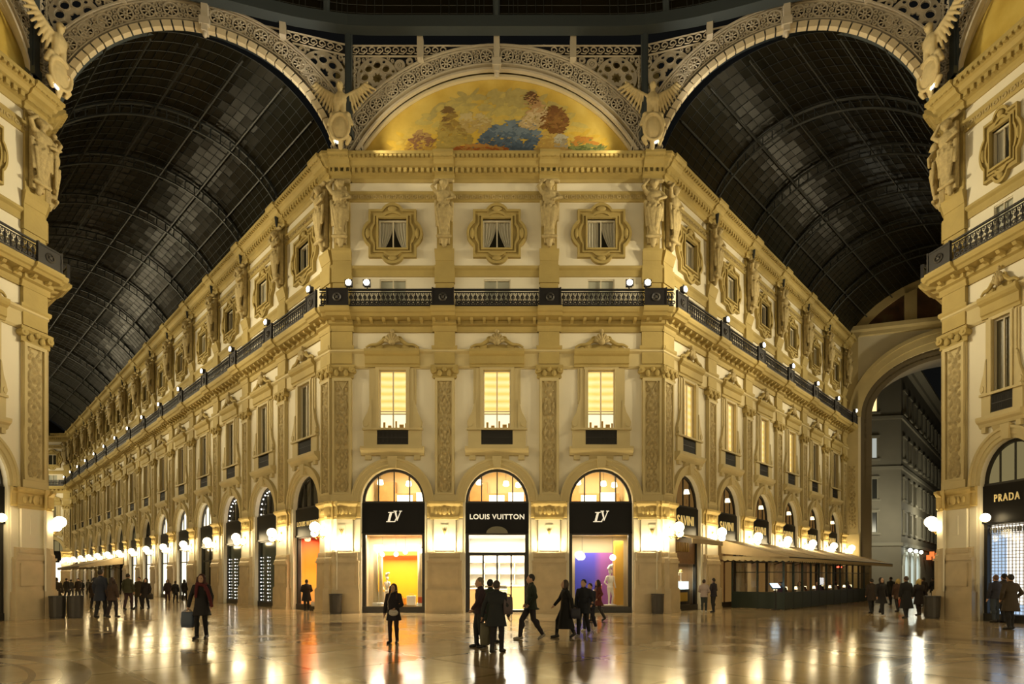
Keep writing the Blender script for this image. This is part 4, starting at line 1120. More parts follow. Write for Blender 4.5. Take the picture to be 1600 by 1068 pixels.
BK_B=flat_gradient('backdrop_blue',[(0,(.04,.06,.58)),(.45,(.07,.06,.52)),(.6,(.26,.08,.36)),(1,(.30,.10,.34))],'X',(3.7,6.0))
for i,x in enumerate(BX):
    shell(FC,x,1.7,2.6 if i!=1 else 4.5,.02,3.7,['orange shop display room','white shop entrance hall','blue shop display room'][i],[CREAM,WHITE,CREAM][i])
    area('display_light',FC@T(x,1.2 if i!=1 else 2.2,3.62),2.6,.9 if i!=1 else 2.5,[460,560,140][i],(1,.84,.58) if i!=1 else (1,.9,.7))
    shell(FC,x,1.75,4.0,5.06,7.3,'upper shop floor seen through the lunette %s'%WN[i],mat('upper_cream',(.62,.48,.26),.7))
    area('upper_light',FC@T(x,1.8,7.2),2.4,1.6,260,(1,.86,.6))
    # shelving upstairs
    rnd=random.Random(i+3); 
    put('display_shelf',FC@T(x,3.5,5.1),[('carcass',MB().box(-1.5,1.5,0,.4,0,.9).box(-1.5,-.6,.0,.4,.9,1.5).mesh('carcass',TIMB)),('lit_niche',MB().box(-.5,.3,-.02,.0,.2,.8).box(.5,1.3,-.02,0,.45,.95).mesh('lit_niche',glow('niche_light',(1,.86,.6),3.2)))],'timber display shelf upstairs behind the lunette %s'%WN[i],'shelf','upstairs shelves')
    for j,xx in enumerate((-.9,.4,1.0)):
        put('upstairs_lamp',FC@T(x+xx,1.4+.4*j,6.1),[('shade',MB().lathe([(.1,0),(.16,.05),(.12,.25)],10).mesh('shade',glow('shade_light',(1,.82,.5),5))),('cord',MB().tube([(0,0,.25),(0,0,1.1)],.01,4).mesh('cord',IRON))],'%s hanging lamp upstairs behind the lunette %s'%(ORD[j],WN[i]),'lamp','upstairs hanging lamps')
# orange display
x=BX[0]
shopfront(FC,x,1,'tall black framed shop window with orange display',[('pane',S_PANE)])
put('display_backdrop',FC,[('valance',MB().box(x-1.0,x+.9,1.7,1.8,2.7,2.9).mesh('valance',mat('deep_orange',(.62,.13,.01),.6)))],'orange and yellow backdrop panel in the shop window','backdrop',None,own=MB().box(x-1.25,x+1.3,1.9,2.0,.3,2.85).mesh('display_backdrop',BK_O))
for k,(dx,dy,r) in enumerate(((-1.05,1.1,.12),(-.78,1.0,.09),(1.1,1.0,.13))):
    put('display_column',FC@T(x+dx,dy,.28),[('base',MB().lathe([(r*1.4,0),(r*1.4,.12),(r,.16)],12).mesh('base',WHITE))],'%s pale column in the orange shop display'%ORD[k],'column','pale columns in the orange display',own=MB().lathe([(r,.1),(r,2.9)],12).mesh('display_column',CREAM,True))
for k,(dx,y,z) in enumerate(((-.72,1.0,2.72),(-.12,1.3,2.75),(.38,1.0,2.85),(1.12,.9,2.9))): pendant(FC,x+dx,y,z,'%s white pendant globe in the orange shop display'%ORD[k],.12)
for k,(dx,y,w,h) in enumerate(((-.85,1.4,.3,.8),(.1,1.6,.35,.4),(.62,1.3,.4,.55),(1.1,1.0,.18,.5),(-.4,1.5,.3,.5))):
    mb=MB(); mb.box(-w/2,w/2,-.15,.15,0,h*.8); hd=MB().tube([(-w*.25,0,h*.8),(-w*.2,0,h*.98),(w*.2,0,h*.98),(w*.25,0,h*.8)],.015,5)
    put('display_handbag',FC@T(x+dx,y,.3),[('handle',hd.mesh('handle',TIMB))],'%s handbag on the floor of the orange shop display'%ORD[k],'handbag','handbags in the orange display',own=mb.mesh('display_handbag',[WHITE,mat('bag_orange',(.8,.3,.03),.5),WHITE,mat('bag_red',(.6,.1,.03),.5),mat('bag_yellow',(.85,.6,.1),.5)][k]))
# entrance
x=BX[1]
mbp=MB(); d=MB()
put('entrance_door',FC,[('door_frame',m_shop_frame(3.66,True).mesh('door_frame',FRAMEB)),
   ('transom',MB().box(-1.32,1.32,.24,.32,2.72,2.80).mesh('transom',FRAMEB)),
   ('arched_transom_plate',MB().prism([(.50*cs(PI*i/14),3.66+.33*sn(PI*i/14)) for i in range(15)],.08,.14).mesh('plate',mat('smoked_plate',(.12,.11,.07),.4)))],'glass entrance doors of the shop under the white lettered sign','door',None,'structure').name='door_1'
dr=bpy.data.objects['door_1']
for k in range(4):
    x0=-1.3+.65*k; leaf=MB(); t=.035
    for a,b,c_,e in ((x0,x0+.65,.03,.12),(x0,x0+.65,2.64,2.72)): leaf.box(a,b,.25,.31,c_,e)
    for a in (x0,x0+.65-t): leaf.box(a+.001,a+t-.001,.25,.31,.12,2.64)
    lf=obj('door_leaf',leaf.mesh('door_leaf',FRAMEB),dr); obj('pane',MB().quad((x0+t,.28,.1),(x0+.65-t,.28,.1),(x0+.65-t,.28,2.66),(x0+t,.28,2.66)).mesh('pane',CLEAR),lf)
    if k in (1,2): obj('handle',MB().tube([(x0+(.58 if k==1 else .07),.2,.9),(x0+(.58 if k==1 else .07),.2,1.5)],.018,6).mesh('handle',mat('brass',(.7,.5,.2),.3,1)),lf)
for k,(x_,y_,w,h,m) in enumerate(((-1.0,3.2,1.0,1.0,TIMB),(.9,2.9,.9,1.15,mat('honey',(.75,.5,.2),.5)),(.1,3.9,.7,.95,CREAM))):
    put('sales_counter',FC@T(x_,y_,.03),[('top',MB().box(-w/2-.03,w/2+.03,-.33,.33,h,h+.05).mesh('top',WHITE))],'%s sales counter inside the glass entrance'%ORD[k],'counter','sales counters',own=MB().box(-w/2,w/2,-.3,.3,0,h).mesh('sales_counter',m))
mb=MB()
for z in (.6,1.2,1.8,2.4): mb.box(-1.6,1.6,4.1,4.45,z,z+.05)
for x_ in (-1.6,-.8,0,.8,1.55): mb.box(x_,x_+.05,4.1,4.45,.03,2.9)
put('wall_shelf',FC,[],'pale wall shelving at the back of the entrance hall','shelf',None,own=mb.mesh('wall_shelf',mat('shelf_pale',(.6,.52,.38),.6)))
# blue display
x=BX[2]
shopfront(FC,x,1,'tall black framed shop window with blue and violet display',[('pane',S_PANE)])
put('display_backdrop',FC,[],'blue to violet backdrop panel in the shop window','backdrop',None,own=MB().box(x-.98,x+.85,1.9,2.0,.3,2.85).mesh('display_backdrop',BK_B))
put('display_curtain',FC@T(x+1.08,1.3,.3),[],'ochre side panel in the blue shop display','panel',None,own=MB().box(-.2,.2,0,.5,0,3.1).mesh('display_curtain',mat('ochre_panel',(.62,.36,.05),.6)))
for k,(dx,z) in enumerate(((-.75,2.62),(.72,2.58))): pendant(FC,x+dx,1.0,z,'%s white pendant globe in the blue shop display'%ORD[k],.15)
for k,(dx,w,h,c) in enumerate(((.12,.26,.95,(.75,.22,.02)),(-.05,.22,.7,(.85,.82,.75)),(-.3,.3,.45,(.7,.3,.05)))):
    put('display_stand',FC@T(x+dx,1.4,.3),[('cap',MB().lathe([(w*.6,h),(w*.6,h+.04)],12).mesh('cap',WHITE))],'%s coloured stand in the blue shop display'%ORD[k],'stand','coloured stands in the blue display',own=MB().lathe([(w/2,0),(w/2,h)],14).mesh('display_stand',mat('stand%d'%k,c,.5)))
# round the corner: orange display on the long arcade
t=LB[0]; shell(FL,-t,1.7,2.4,.02,3.7,'orange display room round the corner',flat_gradient('room_fire',[(0,(.8,.5,.2)),(.35,(.85,.5,.06)),(.6,(.80,.26,.01)),(1,(.55,.07,.01))],'Z',(.3,3.4))); area('display_light',FL@T(-t,1.2,3.6),2.6,.9,190,(1,.78,.45))
shopfront(FL,-t,1,'shop window with fiery orange drapery round the corner',[('pane',S_PANE)])
mb=MB().grid(lambda u,v:(-t-1.0+2.3*u,1.9+.06*math.sin(u*40),.3+3.2*v),60,4)
put('display_drapery',FL,[],'hanging orange drapery in the corner shop window','drapery',None,own=mb.mesh('display_drapery',flat_gradient('drapery_fire',[(0,(.85,.6,.25)),(.35,(.9,.62,.10)),(.6,(.88,.42,.02)),(1,(.72,.12,.01))],'Z',(.3,3.4)),True))
for k,(dx,z) in enumerate(((-.1,1.6),(.4,1.35),(.05,1.1),(.65,1.8))): pendant(FL,-t+dx,1.2,z,'%s glowing globe in the fiery orange window'%ORD[k],.16)
# string-lit dark shops, then white shops along the long arcade
STR=glow('string_bulbs',(1,.93,.8),12)
for k in (1,2):
    t=LB[k]; mb=MB()
    for s in (-1.15,-.2,1.15):
        for j in range(13): mb.ell((s+.04*math.sin(j*2.1),.24,.35+.2*j),.022,6,4)
    l2=MB()
    for j in range(13):
        a=PI*j/12; l2.ell((1.15*cs(a),.24,5.2+1.2*sn(a)),.035,6,4)
    shopfront(FL,-t,1,'dark shop window with strings of small bulbs, %s arch of the long arcade'%ORD[k],[('pane',remat(S_PANE,mat('teal_glass',(.015,.035,.035),.15,spec=.7)))],[('string_bulbs',mb.mesh('string_bulbs',STR))])
    put('arch_bulbs',FL@T(-t),[],'string of bulbs inside the lunette of the %s arch of the long arcade'%ORD[k],'string lights','bulb strings in the lunettes',own=l2.mesh('arch_bulbs',STR))
for k in range(3,14):
    m=[ROOMLIT,ROOMLIT,ROOMLIT,DARKG,ROOMLIT][k%5] if k<9 else ROOMDIM
    shopfront(FL,-LB[k],1,'%s shop window, %s arch of the long arcade'%('glowing white' if m is ROOMLIT else 'dim',ORD[k]),[('pane',remat(S_PANE,m))],[('door_bar',MB().box(-1.3,1.3,.24,.32,2.7,2.78).box(-.03,.03,.24,.32,.28,3.6).mesh('door_bar',FRAMEB))])
for k,x in enumerate((-2.4,-7.2,-12)): shopfront(FEL,x,1,'glowing shop window, %s arch closing the far end'%ORD[k],[('pane',remat(S_PANE,ROOMLIT))])
# cafe arcade ground floor
CAFEW=mat('cafe_wood',(.16,.08,.03),.45,var=.3,scale=5)
t=RB[0]; shell(FR,t,1.5,2.4,.02,3.7,'small pastry room of the cafe',mat('cafe_brown',(.30,.18,.08),.6)); area('display_light',FR@T(t,1.0,2.2),2.0,.6,45,(1,.85,.55))
shopfront(FR,t,.9,'cafe pastry window with lit glass counter',[('pane',S_PANE)],[('upper_panel',MB().box(-1.3,1.3,.25,.4,2.3,3.62).mesh('upper_panel',CAFEW)),('gilt_lattice',MB().join(m_dentils(-1.1,.6,2.9,3.35,-.25,-.2,.2,.1)).mesh('gilt_lattice',mat('gilt_dark',(.4,.27,.08),.5,.5)))])
put('pastry_counter',FR@T(t,.8,.28),[('glass_case',MB().box(-1.1,1.1,-.25,.3,.75,1.15).mesh('glass_case',glow('case_light',(.8,1,.95),1.6))),('front_panel',MB().box(.1,.9,-.3,-.27,.15,.6).mesh('front_panel',mat('case_yellow',(.75,.5,.08),.5)))],'lit pastry counter in the cafe window','counter',None,own=MB().box(-1.15,1.15,-.27,.3,0,.75).mesh('pastry_counter',mat('case_dark',(.03,.03,.03),.4)))
rnd=random.Random(4)
for k in range(7):
    h=.2+.25*rnd.random()
    put('cake_stand',FR@T(t-.95+.3*k,.85,1.44),[('plate',MB().lathe([(.11,h),(.11,h+.02)],12).mesh('plate',WHITE)),('cake',MB().lathe([(.08,h+.02),(.08,h+.12),(.03,h+.16)],10).mesh('cake',mat('cake%d'%(k%3),[(.7,.55,.2),(.45,.5,.3),(.8,.7,.5)][k%3],.6)))],'%s cake stand on the pastry counter'%ORD[k],'cake stand','cake stands on the pastry counter',own=MB().lathe([(.07,0),(.02,.03),(.02,h)],10).mesh('cake_stand',WHITE))
for k in range(1,6):
    shopfront(FR,RB[k],.9,'amber lit cafe door behind the terrace, %s arch of the cafe arcade'%ORD[k],[('pane',remat(S_PANE,ROOMWARM))],[('door_bar',MB().box(-.04,.04,.24,.34,.28,3.6).box(-1.3,1.3,.24,.34,2.5,2.6).mesh('door_bar',CAFEW))])
# curtains and lamps behind the cafe lunettes
for k in range(6):
    put('lunette_lamp',FR@T(RB[k]+.15,.36-.2,5.75),[('shade',MB().lathe([(.16,0),(.1,.22)],10).mesh('shade',glow('shade_cream',(1,.8,.45),3)))],'small shaded lamp in the %s cafe lunette'%ORD[k],'lamp','lamps in the cafe lunettes',own=MB().lathe([(.05,-.5),(.015,-.45),(.015,0)],8).mesh('lunette_lamp',CAFEW))
# pale patterned shop windows
for FM,s,side in ((FPR,1,'near right shop window with pale patterned screen'),(FPL,-1,'near left shop window with golden lattice screen')):
    for q,(c,k) in enumerate(pv):
        lit=glow('pale_screen',(1,.93,.80),1.9) if s>0 else glow('lattice_screen',(1,.80,.38),1.15)
        lm=MB(); 
        for j in range(26): z=.4+.122*j; lm.box(-1.3,1.3,.36,.40,z,z+.02)
        for j in range(16): x_=-1.28+.168*j; lm.box(x_,x_+.02,.36,.40,.3,3.6)
        sg=MB(); rnd=random.Random(2)
        for j in range(20): sg.box(-1.3+.13*j,-1.3+.13*j+.06,.33,.37,3.3,3.5)
        for a in (3.25,3.4,3.55): sg.box(-1.3,1.3,.33,.37,a,a+.03)
        shopfront(FM,s*c,k,side+('' if q==0 else ', second arch'),[('pane',S_PANE)],[('screen',remat(m_pane(1.3,.3,3.6,.42).mesh('screen',lit),lit)),('lattice',lm.mesh('lattice',mat('lattice_bronze',(.30,.22,.12),.5) if s<0 else mat('lattice_grey',(.6,.55,.5),.5))),('shutter_slats',sg.mesh('shutter_slats',mat('slat_grey',(.2,.2,.18),.5)))]+([('blue_panel',MB().box(-1.25,-.55,.38,.41,.3,3.4).box(-1.25,1.25,.38,.41,.3,.65).mesh('blue_panel',glow('pale_blue_screen',(.55,.75,1),1.0)))] if s>0 else [('red_figure',MB().box(.2,.9,.37,.41,1.3,1.5).mesh('red_figure',glow('red_dash',(1,.05,.02),1.2)))]))
    put('sign_globe',FM@T(s*1.75,-.25,3.75),[('arm',MB().tube([(0,.3,-.1),(0,0,-.1),(0,0,-.05)],.02,6).mesh('arm',IRON))],'white globe lamp under the sign of the '+('near right shop' if s>0 else 'near left shop'),'lamp','globes under the pavilion signs',own=MB().ell((0,0,.1),.16,12,8).mesh('sign_globe',GLOBE,True))
# --- ledge uplights on the front piers
for k,x in enumerate(PX):
    put('ledge_uplight',FC@T(x,-.16,2.83),[('strip',MB().box(-.42,.42,-.03,.0,.05,.06).mesh('strip',glow('strip_warm',(1,.8,.45),6)))],'slim uplight on the ledge of the %s front pier'%ORD[k],'uplight','uplights on the front piers',own=MB().box(-.44,.44,-.05,.02,0,.05).mesh('ledge_uplight',IRON))
    a=area('ledge_light',FC@T(x,-.42,2.92)@Matrix.Rotation(math.radians(145),4,'X'),.9,.12,85,(1,.80,.42))
    put('pier_ornament',FC@T(x,-.15,3.75),[],'small bronze emblem on the lit face of the %s front pier'%ORD[k],'ornament','bronze emblems on the front piers',own=MB().ell((0,0,0),(.07,.03,.10),8,6).tube([(-.1,0,.1),(0,0,-.16),(.1,0,.1)],.015,5).mesh('pier_ornament',mat('dull_bronze',(.4,.3,.12),.5,.3)))

# ------------------------------------------------------------------ cafe terrace under the awning
FA=FR
GREEN=mat('dark_green_panel',(.018,.03,.024),.45)
def awning(FM,x0,x1,label,out=3.45,name='cafe_awning'):
    cv=mat('awning_cloth',(.46,.36,.22),.85,var=.12,scale=3)
    mb=MB()
    n=int((x1-x0)/.8)
    mb.grid(lambda u,v:(x0+(x1-x0)*u,-.1-out*v,3.62-1.0*v-.06*math.sin(v*PI)),n,8)
    for x in (x0,x1): mb.add([(x,-.1,3.62),(x,-.1-out,2.62),(x,-.1-out,2.5),(x,-.1,2.9)],[(0,1,2,3)])
    va=MB(); m=int((x1-x0)/.3)
    def scal(a,b,k):
        for i in range(k):
            p0=a.lerp(b,i/k); p1=a.lerp(b,(i+1)/k); pm=(p0+p1)/2
            va.add([p0+Vector((0,0,.14)),p1+Vector((0,0,.14)),p1+Vector((0,0,-.04)),p1*.25+pm*.75+Vector((0,0,-.11)),p0*.25+pm*.75+Vector((0,0,-.11)),p0+Vector((0,0,-.04))],[(0,1,2,3,4,5)])
    scal(Vector((x0,-.1-out,2.5)),Vector((x1,-.1-out,2.5)),m); scal(Vector((x0,-.15,2.62)),Vector((x0,-.1-out,2.5)),int(out/.3))
    fr=MB()
    k=int((x1-x0)/3.3)
    for i in range(k+1):
        x=x0+.1+(x1-x0-.2)*i/k; fr.tube([(x,-.15,3.5),(x,-out,2.6)],.025,5); fr.tube([(x,-.2,2.4),(x,-1.6,2.9)],.02,5)
    fr.tube([(x0,-.08-out,2.62),(x1,-.08-out,2.62)],.035,6)
    put(name,FM,[('valance',va.mesh('valance',mat('awning_trim',(.42,.34,.20),.85))),('awning_frame',fr.mesh('awning_frame',IRON))],label,'awning','cafe awnings',own=mb.mesh(name,cv))
awning(FR,5.9,26.8,'long beige cafe awning with scalloped edge beside the arcade')
awning(FL,-54,-41,'beige awning far down the long arcade')
put('shop_awning',FR@T(RB[0]),[('valance',MB().box(-1.55,1.55,-1.05,-1.02,3.2,3.42).mesh('valance',mat('awning_cloth',(.5,.4,.24),.85)))],'small flat awning over the pastry window','awning',None,own=MB().add([(-1.55,.1,3.74),(1.55,.1,3.74),(1.55,-1.03,3.42),(-1.55,-1.03,3.42)],[(0,1,2,3)]).mesh('shop_awning',mat('awning_cloth',(.5,.4,.24),.85)))
def screen_panel(FM,a,b,label,post=True):
    a=Vector((*a,0)); b=Vector((*b,0)); M=FM@frame((a.x,a.y),(b-a)); L=(b-a).length
    put('terrace_divider',M,[('glass_pane',MB().quad((.03,0,.88),(L-.03,0,.88),(L-.03,0,2.42),(.03,0,2.42)).mesh('glass_pane',CLEAR)),
        ('post',MB().box(-.035,.035,-.05,.05,0,2.5).mesh('post',GREEN)),('top_rail',MB().box(0,L,-.03,.03,2.40,2.47).mesh('top_rail',GREEN)),('mid_rail',MB().box(0,L,-.02,.02,1.88,1.92).mesh('mid_rail',GREEN))],
        label,'glazed screen','glazed dark green panels around the cafe terrace',own=MB().box(.0,L,-.04,.04,.02,.88).mesh('terrace_divider',GREEN))
for k in range(2): screen_panel(FR,(6.7,-.35-1.33*k),(6.7,-.35-1.33*(k+1)),'dark green glazed terrace panel, %s from the wall on the short side'%ORD[k])
for k in range(12): screen_panel(FR,(6.7+1.33*k,-3.0),(6.7+1.33*(k+1),-3.0),'dark green glazed terrace panel, %s from the near corner on the long side'%ORD[k])
put('menu_stand',FR@T(6.05,-2.85,0),[('lit_screen',MB().add([(-.5,-.06,1.12),(.5,-.06,1.12),(.5,.10,1.34),(-.5,.10,1.34)],[(0,1,2,3)]).mesh('lit_screen',glow('menu_screen',(.62,.86,1),3.5))),('board',MB().add([(-.54,-.07,1.06),(.54,-.07,1.06),(.54,.13,1.36),(-.54,.13,1.36),(-.54,-.05,1.03),(.54,-.05,1.03),(.54,.15,1.33),(-.54,.15,1.33)],[(3,2,1,0),(4,5,6,7),(0,1,5,4),(1,2,6,5),(2,3,7,6),(3,0,4,7)]).mesh('board',IRON))],'menu stand with pale blue lit screen at the terrace corner','menu stand',None,own=MB().tube([(0,0,.03),(0,0,1.15)],.03,8).lathe([(.22,0),(.2,.03)],14).mesh('menu_stand',IRON))
rnd=random.Random(11)
CLOTHM=mat('table_linen',(.72,.68,.60),.8); TL=glow('table_lamp_glow',(1,.78,.4),4)
tab=MB().lathe([(.34,.70),(.36,.74),(.36,.76)],16).mesh('table_top',CLOTHM); tleg=MB().lathe([(.2,.0),(.03,.04),(.03,.7)],10).mesh('pedestal',IRON)
chm=MB().box(-.2,.2,-.2,.2,.43,.47).mesh('seat',CAFEW); chb=MB().box(-.2,.2,.17,.2,.5,.9).mesh('backrest',CAFEW)
chl=[MB().box(x-.015,x+.015,y-.015,y+.015,0,.43).mesh('leg',CAFEW) for x in (-.18,.18) for y in (-.18,.18)]
glm=MB().lathe([(.03,0),(.006,.01),(.006,.09),(.035,.12),(.03,.2)],8).mesh('wine_glass',mat('stem_glass',(.7,.72,.72),.1,spec=.8))
NT=10
for k in range(NT):
    x=7.5+1.5*k; y=-2.3
    nm='%s table from the near corner'%ORD[k]
    put('cafe_table',FR@T(x,y),[('table_top',tab),('pedestal',tleg)],'round linen topped terrace table, '+nm,'table','terrace tables')
    for s,r in ((-1,PI/2),(1,-PI/2)):
        put('cafe_chair',FR@T(x+s*.60,y)@RZ(r),[('seat',chm),('backrest',chb)]+[('leg',l) for l in chl],'brown cafe chair on the %s side of the %s'%('near' if s<0 else 'far',nm),'chair','terrace chairs')
    put('wine_glass',FR@T(x-.15,y-.1,.76),[],'wine glass on the '+nm,'glass','wine glasses on the terrace tables',own=glm)
    put('table_lamp',FR@T(x+.1,y+.05,.76),[('shade',cached('tls',lambda:MB().lathe([(.09,.2),(.06,.36)],10).mesh('shade',TL)))],'small glowing lamp on the '+nm,'lamp','table lamps on the terrace',own=cached('tlb',lambda:MB().lathe([(.06,0),(.01,.02),(.01,.22)],8).mesh('table_lamp',IRON)))
for k in range(5):
    put('terrace_curtain',FR@T(8.5+3.2*k,-.5,.1),[],'pale hanging panel in the cafe terrace, %s from the near corner'%ORD[k],'curtain','pale panels hung inside the terrace',own=cached('tc',lambda:MB().grid(lambda u,v:(-.25+.5*u,.03*math.sin(u*20),2.3*v),20,2).mesh('terrace_curtain',mat('cream_cloth',(.7,.58,.36),.8),True)))
put('heater_lamp',FR@T(17.3,-2.6,2.25),[('arm',MB().tube([(0,0,.06),(0,.3,.35)],.02,5).mesh('arm',IRON))],'red glowing heater lamp under the cafe awning','heater',None,own=MB().lathe([(.14,0),(.16,.06),(.06,.1)],12).mesh('heater_lamp',glow('red_heat',(1,.06,.03),9)))

# ------------------------------------------------------------------ litter bins
def bin_(x,y,label):
    put('litter_bin',T(x,y),[('rim',MB().lathe([(.27,.82),(.29,.84),(.29,.9),(.22,.9),(.22,.84)],18).mesh('rim',mat('bin_rim',(.03,.028,.025),.4)))],label,'litter bin','dark litter bins beside the piers',
        own=MB().lathe([(.24,0),(.24,.05),(.26,.06),(.28,.84),(.2,.84)],18).mesh('litter_bin',mat('bin_grey',(.045,.04,.035),.5,var=.2,scale=8)))
bin_(PL[0]+.32,YC-.62,'dark litter bin at the corner pier beside the orange display'); bin_(PR[0]-.32,YC-.62,'dark litter bin at the corner pier beside the blue display')
bin_(QL[0]+.66,QL[1]-.1,'grey litter bin at the near left pier, touching the pier'); bin_(QL[0]+1.22,QL[1]+.1,'grey litter bin at the near left pier, farther from the pier')
bin_(QR[0]-.66,QR[1]-.1,'grey litter bin beside the pier of the near right pavilion')

# ------------------------------------------------------------------ street beyond the great arch
SG=mat('street_stone',(.22,.20,.15),.8,var=.15,scale=.5); SW=mat('street_glass',(.035,.035,.03),.3); SF=mat('street_trim',(.27,.25,.19),.8)
B0=(41.7,62.0); FB1=frame((B0[0]-9,B0[1]+1.6),(9,-1.6)); FB2=frame(B0,(.68,.73))
bld=obj('apartment_building',None,None,FB1); tag(bld,'grey street building with rows of dark windows beyond the great arch','building',None)
H=25.0
obj('front_wall',MB().box(0,9.14,0,.3,0,H).mesh('front_wall',SG),bld)
inv=FB1.inverted()
o=obj('side_wall',MB().box(0,34,0,.3,0,H).mesh('side_wall',SG),bld,inv@FB2)
obj('roof_cornice',MB().sweep([(0,H-.9),(.3,H-.7),(.4,H-.4),(1.0,H-.1),(1.0,H+.2),(0,H+.4)],0,34).mesh('roof_cornice',SF),bld,inv@FB2)
obj('roof_cornice',MB().sweep([(0,H-.9),(.3,H-.7),(.4,H-.4),(1.0,H-.1),(1.0,H+.2),(0,H+.4)],0,9.14).mesh('roof_cornice',SF),bld)
for z in (5.0,13.2,18.6):
    obj('string_course',MB().box(0,34,-.18,.02,z,z+.35).mesh('string_course',SF),bld,inv@FB2); obj('string_course',MB().box(0,9.14,-.18,.02,z,z+.35).mesh('string_course',SF),bld)
WM=m_frame(.62,0,2.3,.1,y0=-.14,y1=.05,mull=(0,)).box(-.85,.85,-.25,.02,-.2,0).box(-.8,.8,-.22,.02,2.3,2.5).mesh('window',SF); WP=MB().quad((-.6,-.03,.05),(.6,-.03,.05),(.6,-.03,2.25),(-.6,-.03,2.25)).mesh('pane',SW)
WPL=remat(WP,glow('street_window_lit',(1,.72,.32),1.6)); WPL2=remat(WP,glow('street_window_cool',(.9,.95,.85),.5))
for z in (6.4,10.0,14.4,19.4):
    for j in range(10):
        w=obj('window',WM,bld,inv@FB2@T(1.7+3.3*j,0,z)); obj('pane',WP,w)
    for x in (1.0,3.6,6.2):
        w=obj('window',WM,bld,T(x,0,z)); lit=WPL if (z>19 and x==6.2) else (WPL2 if (z>14 and z<15 and x==6.2) else WP); obj('pane',lit,w)
for j in range(3):
    p=obj('shop_arch',MB().prism([(-1.2,0),(1.2,0),(1.2,2.9)]+[(1.2*cs(PI*i/10),2.9+1.1*sn(PI*i/10)) for i in range(1,10)]+[(-1.2,2.9)],-.06,.0).mesh('shop_arch',glow('street_shop_light',(.88,1,.88),.75)),bld,inv@FB2@T(2.2+3.6*j,0,0))
    mb=MB(); mb.ring(0,2.9,1.2,1.5,-.2,.02,16,0,180); 
    for s in (-1,1): mb.box(s*1.5-.3,s*1.5+.3,-.2,.02,0,2.9)
    obj('surround',mb.mesh('surround',mat('street_pale',(.62,.64,.58),.7)),p)
    put('street_lamp',FB2@T(2.2+3.6*j,-.5,4.7),[('arm',MB().tube([(0,.5,0),(0,0,.1),(0,0,0)],.03,5).mesh('arm',IRON))],'white shop lamp above the %s arch of the street building'%ORD[j],'lamp','lamps above the street shops',own=MB().ell((0,0,-.12),.2,10,8).mesh('street_lamp',glow('street_white',(.92,1,.9),14)))
for j in range(4):
    put('neon_sign',FB2@T(14.5+2.6*j,-.6,3.8+.5*(j%2)),[('bracket',MB().box(-.03,.03,.3,.6,.2,.3).mesh('bracket',IRON))],'small orange lit hanging sign in the street, %s along'%ORD[j],'sign','orange signs down the street',own=MB().box(-.1,.1,-.25,.25,0,.6).mesh('neon_sign',glow('neon_orange',(1,.22,.05),1.3)))
obj2=put('cafe_building',frame((64,100),(1,-.2)),[('shop_strip',MB().box(0,16,-.1,0,.3,3.2).mesh('shop_strip',glow('street_shop_dim',(.8,.75,.6),.05)))],'dark building at the end of the street','building',None,own=MB().box(0,16,0,1,0,17).mesh('cafe_building',mat('night_stone',(.05,.05,.045),.8)))
put('lit_shopfront',FE@T(1.6,12,-.1),[('fascia',MB().box(-1.6,3.0,-.1,0,3.0,4.3).mesh('fascia',glow('fascia_white',(.95,1,.9),2.2)))],'bright white shopfront glimpsed beyond the awning tip','shopfront',None,own=MB().box(-1.6,3.0,-.05,.05,.1,3.0).mesh('lit_shopfront',glow('fascia_dim',(1,.9,.75),.7)))
put('display_screen',T(*ground(1478,938.5),0),[('lit_face',MB().box(-.33,.33,-.05,-.03,1.05,1.6).mesh('lit_face',glow('kiosk_white',(1,1,1),5)))],'small white lit display screen beside the bin','display screen',None,own=MB().box(-.37,.37,-.03,.03,1.0,1.65).tube([(0,0,.02),(0,0,1.0)],.04,8).lathe([(.25,0),(.22,.03)],12).mesh('display_screen',IRON))
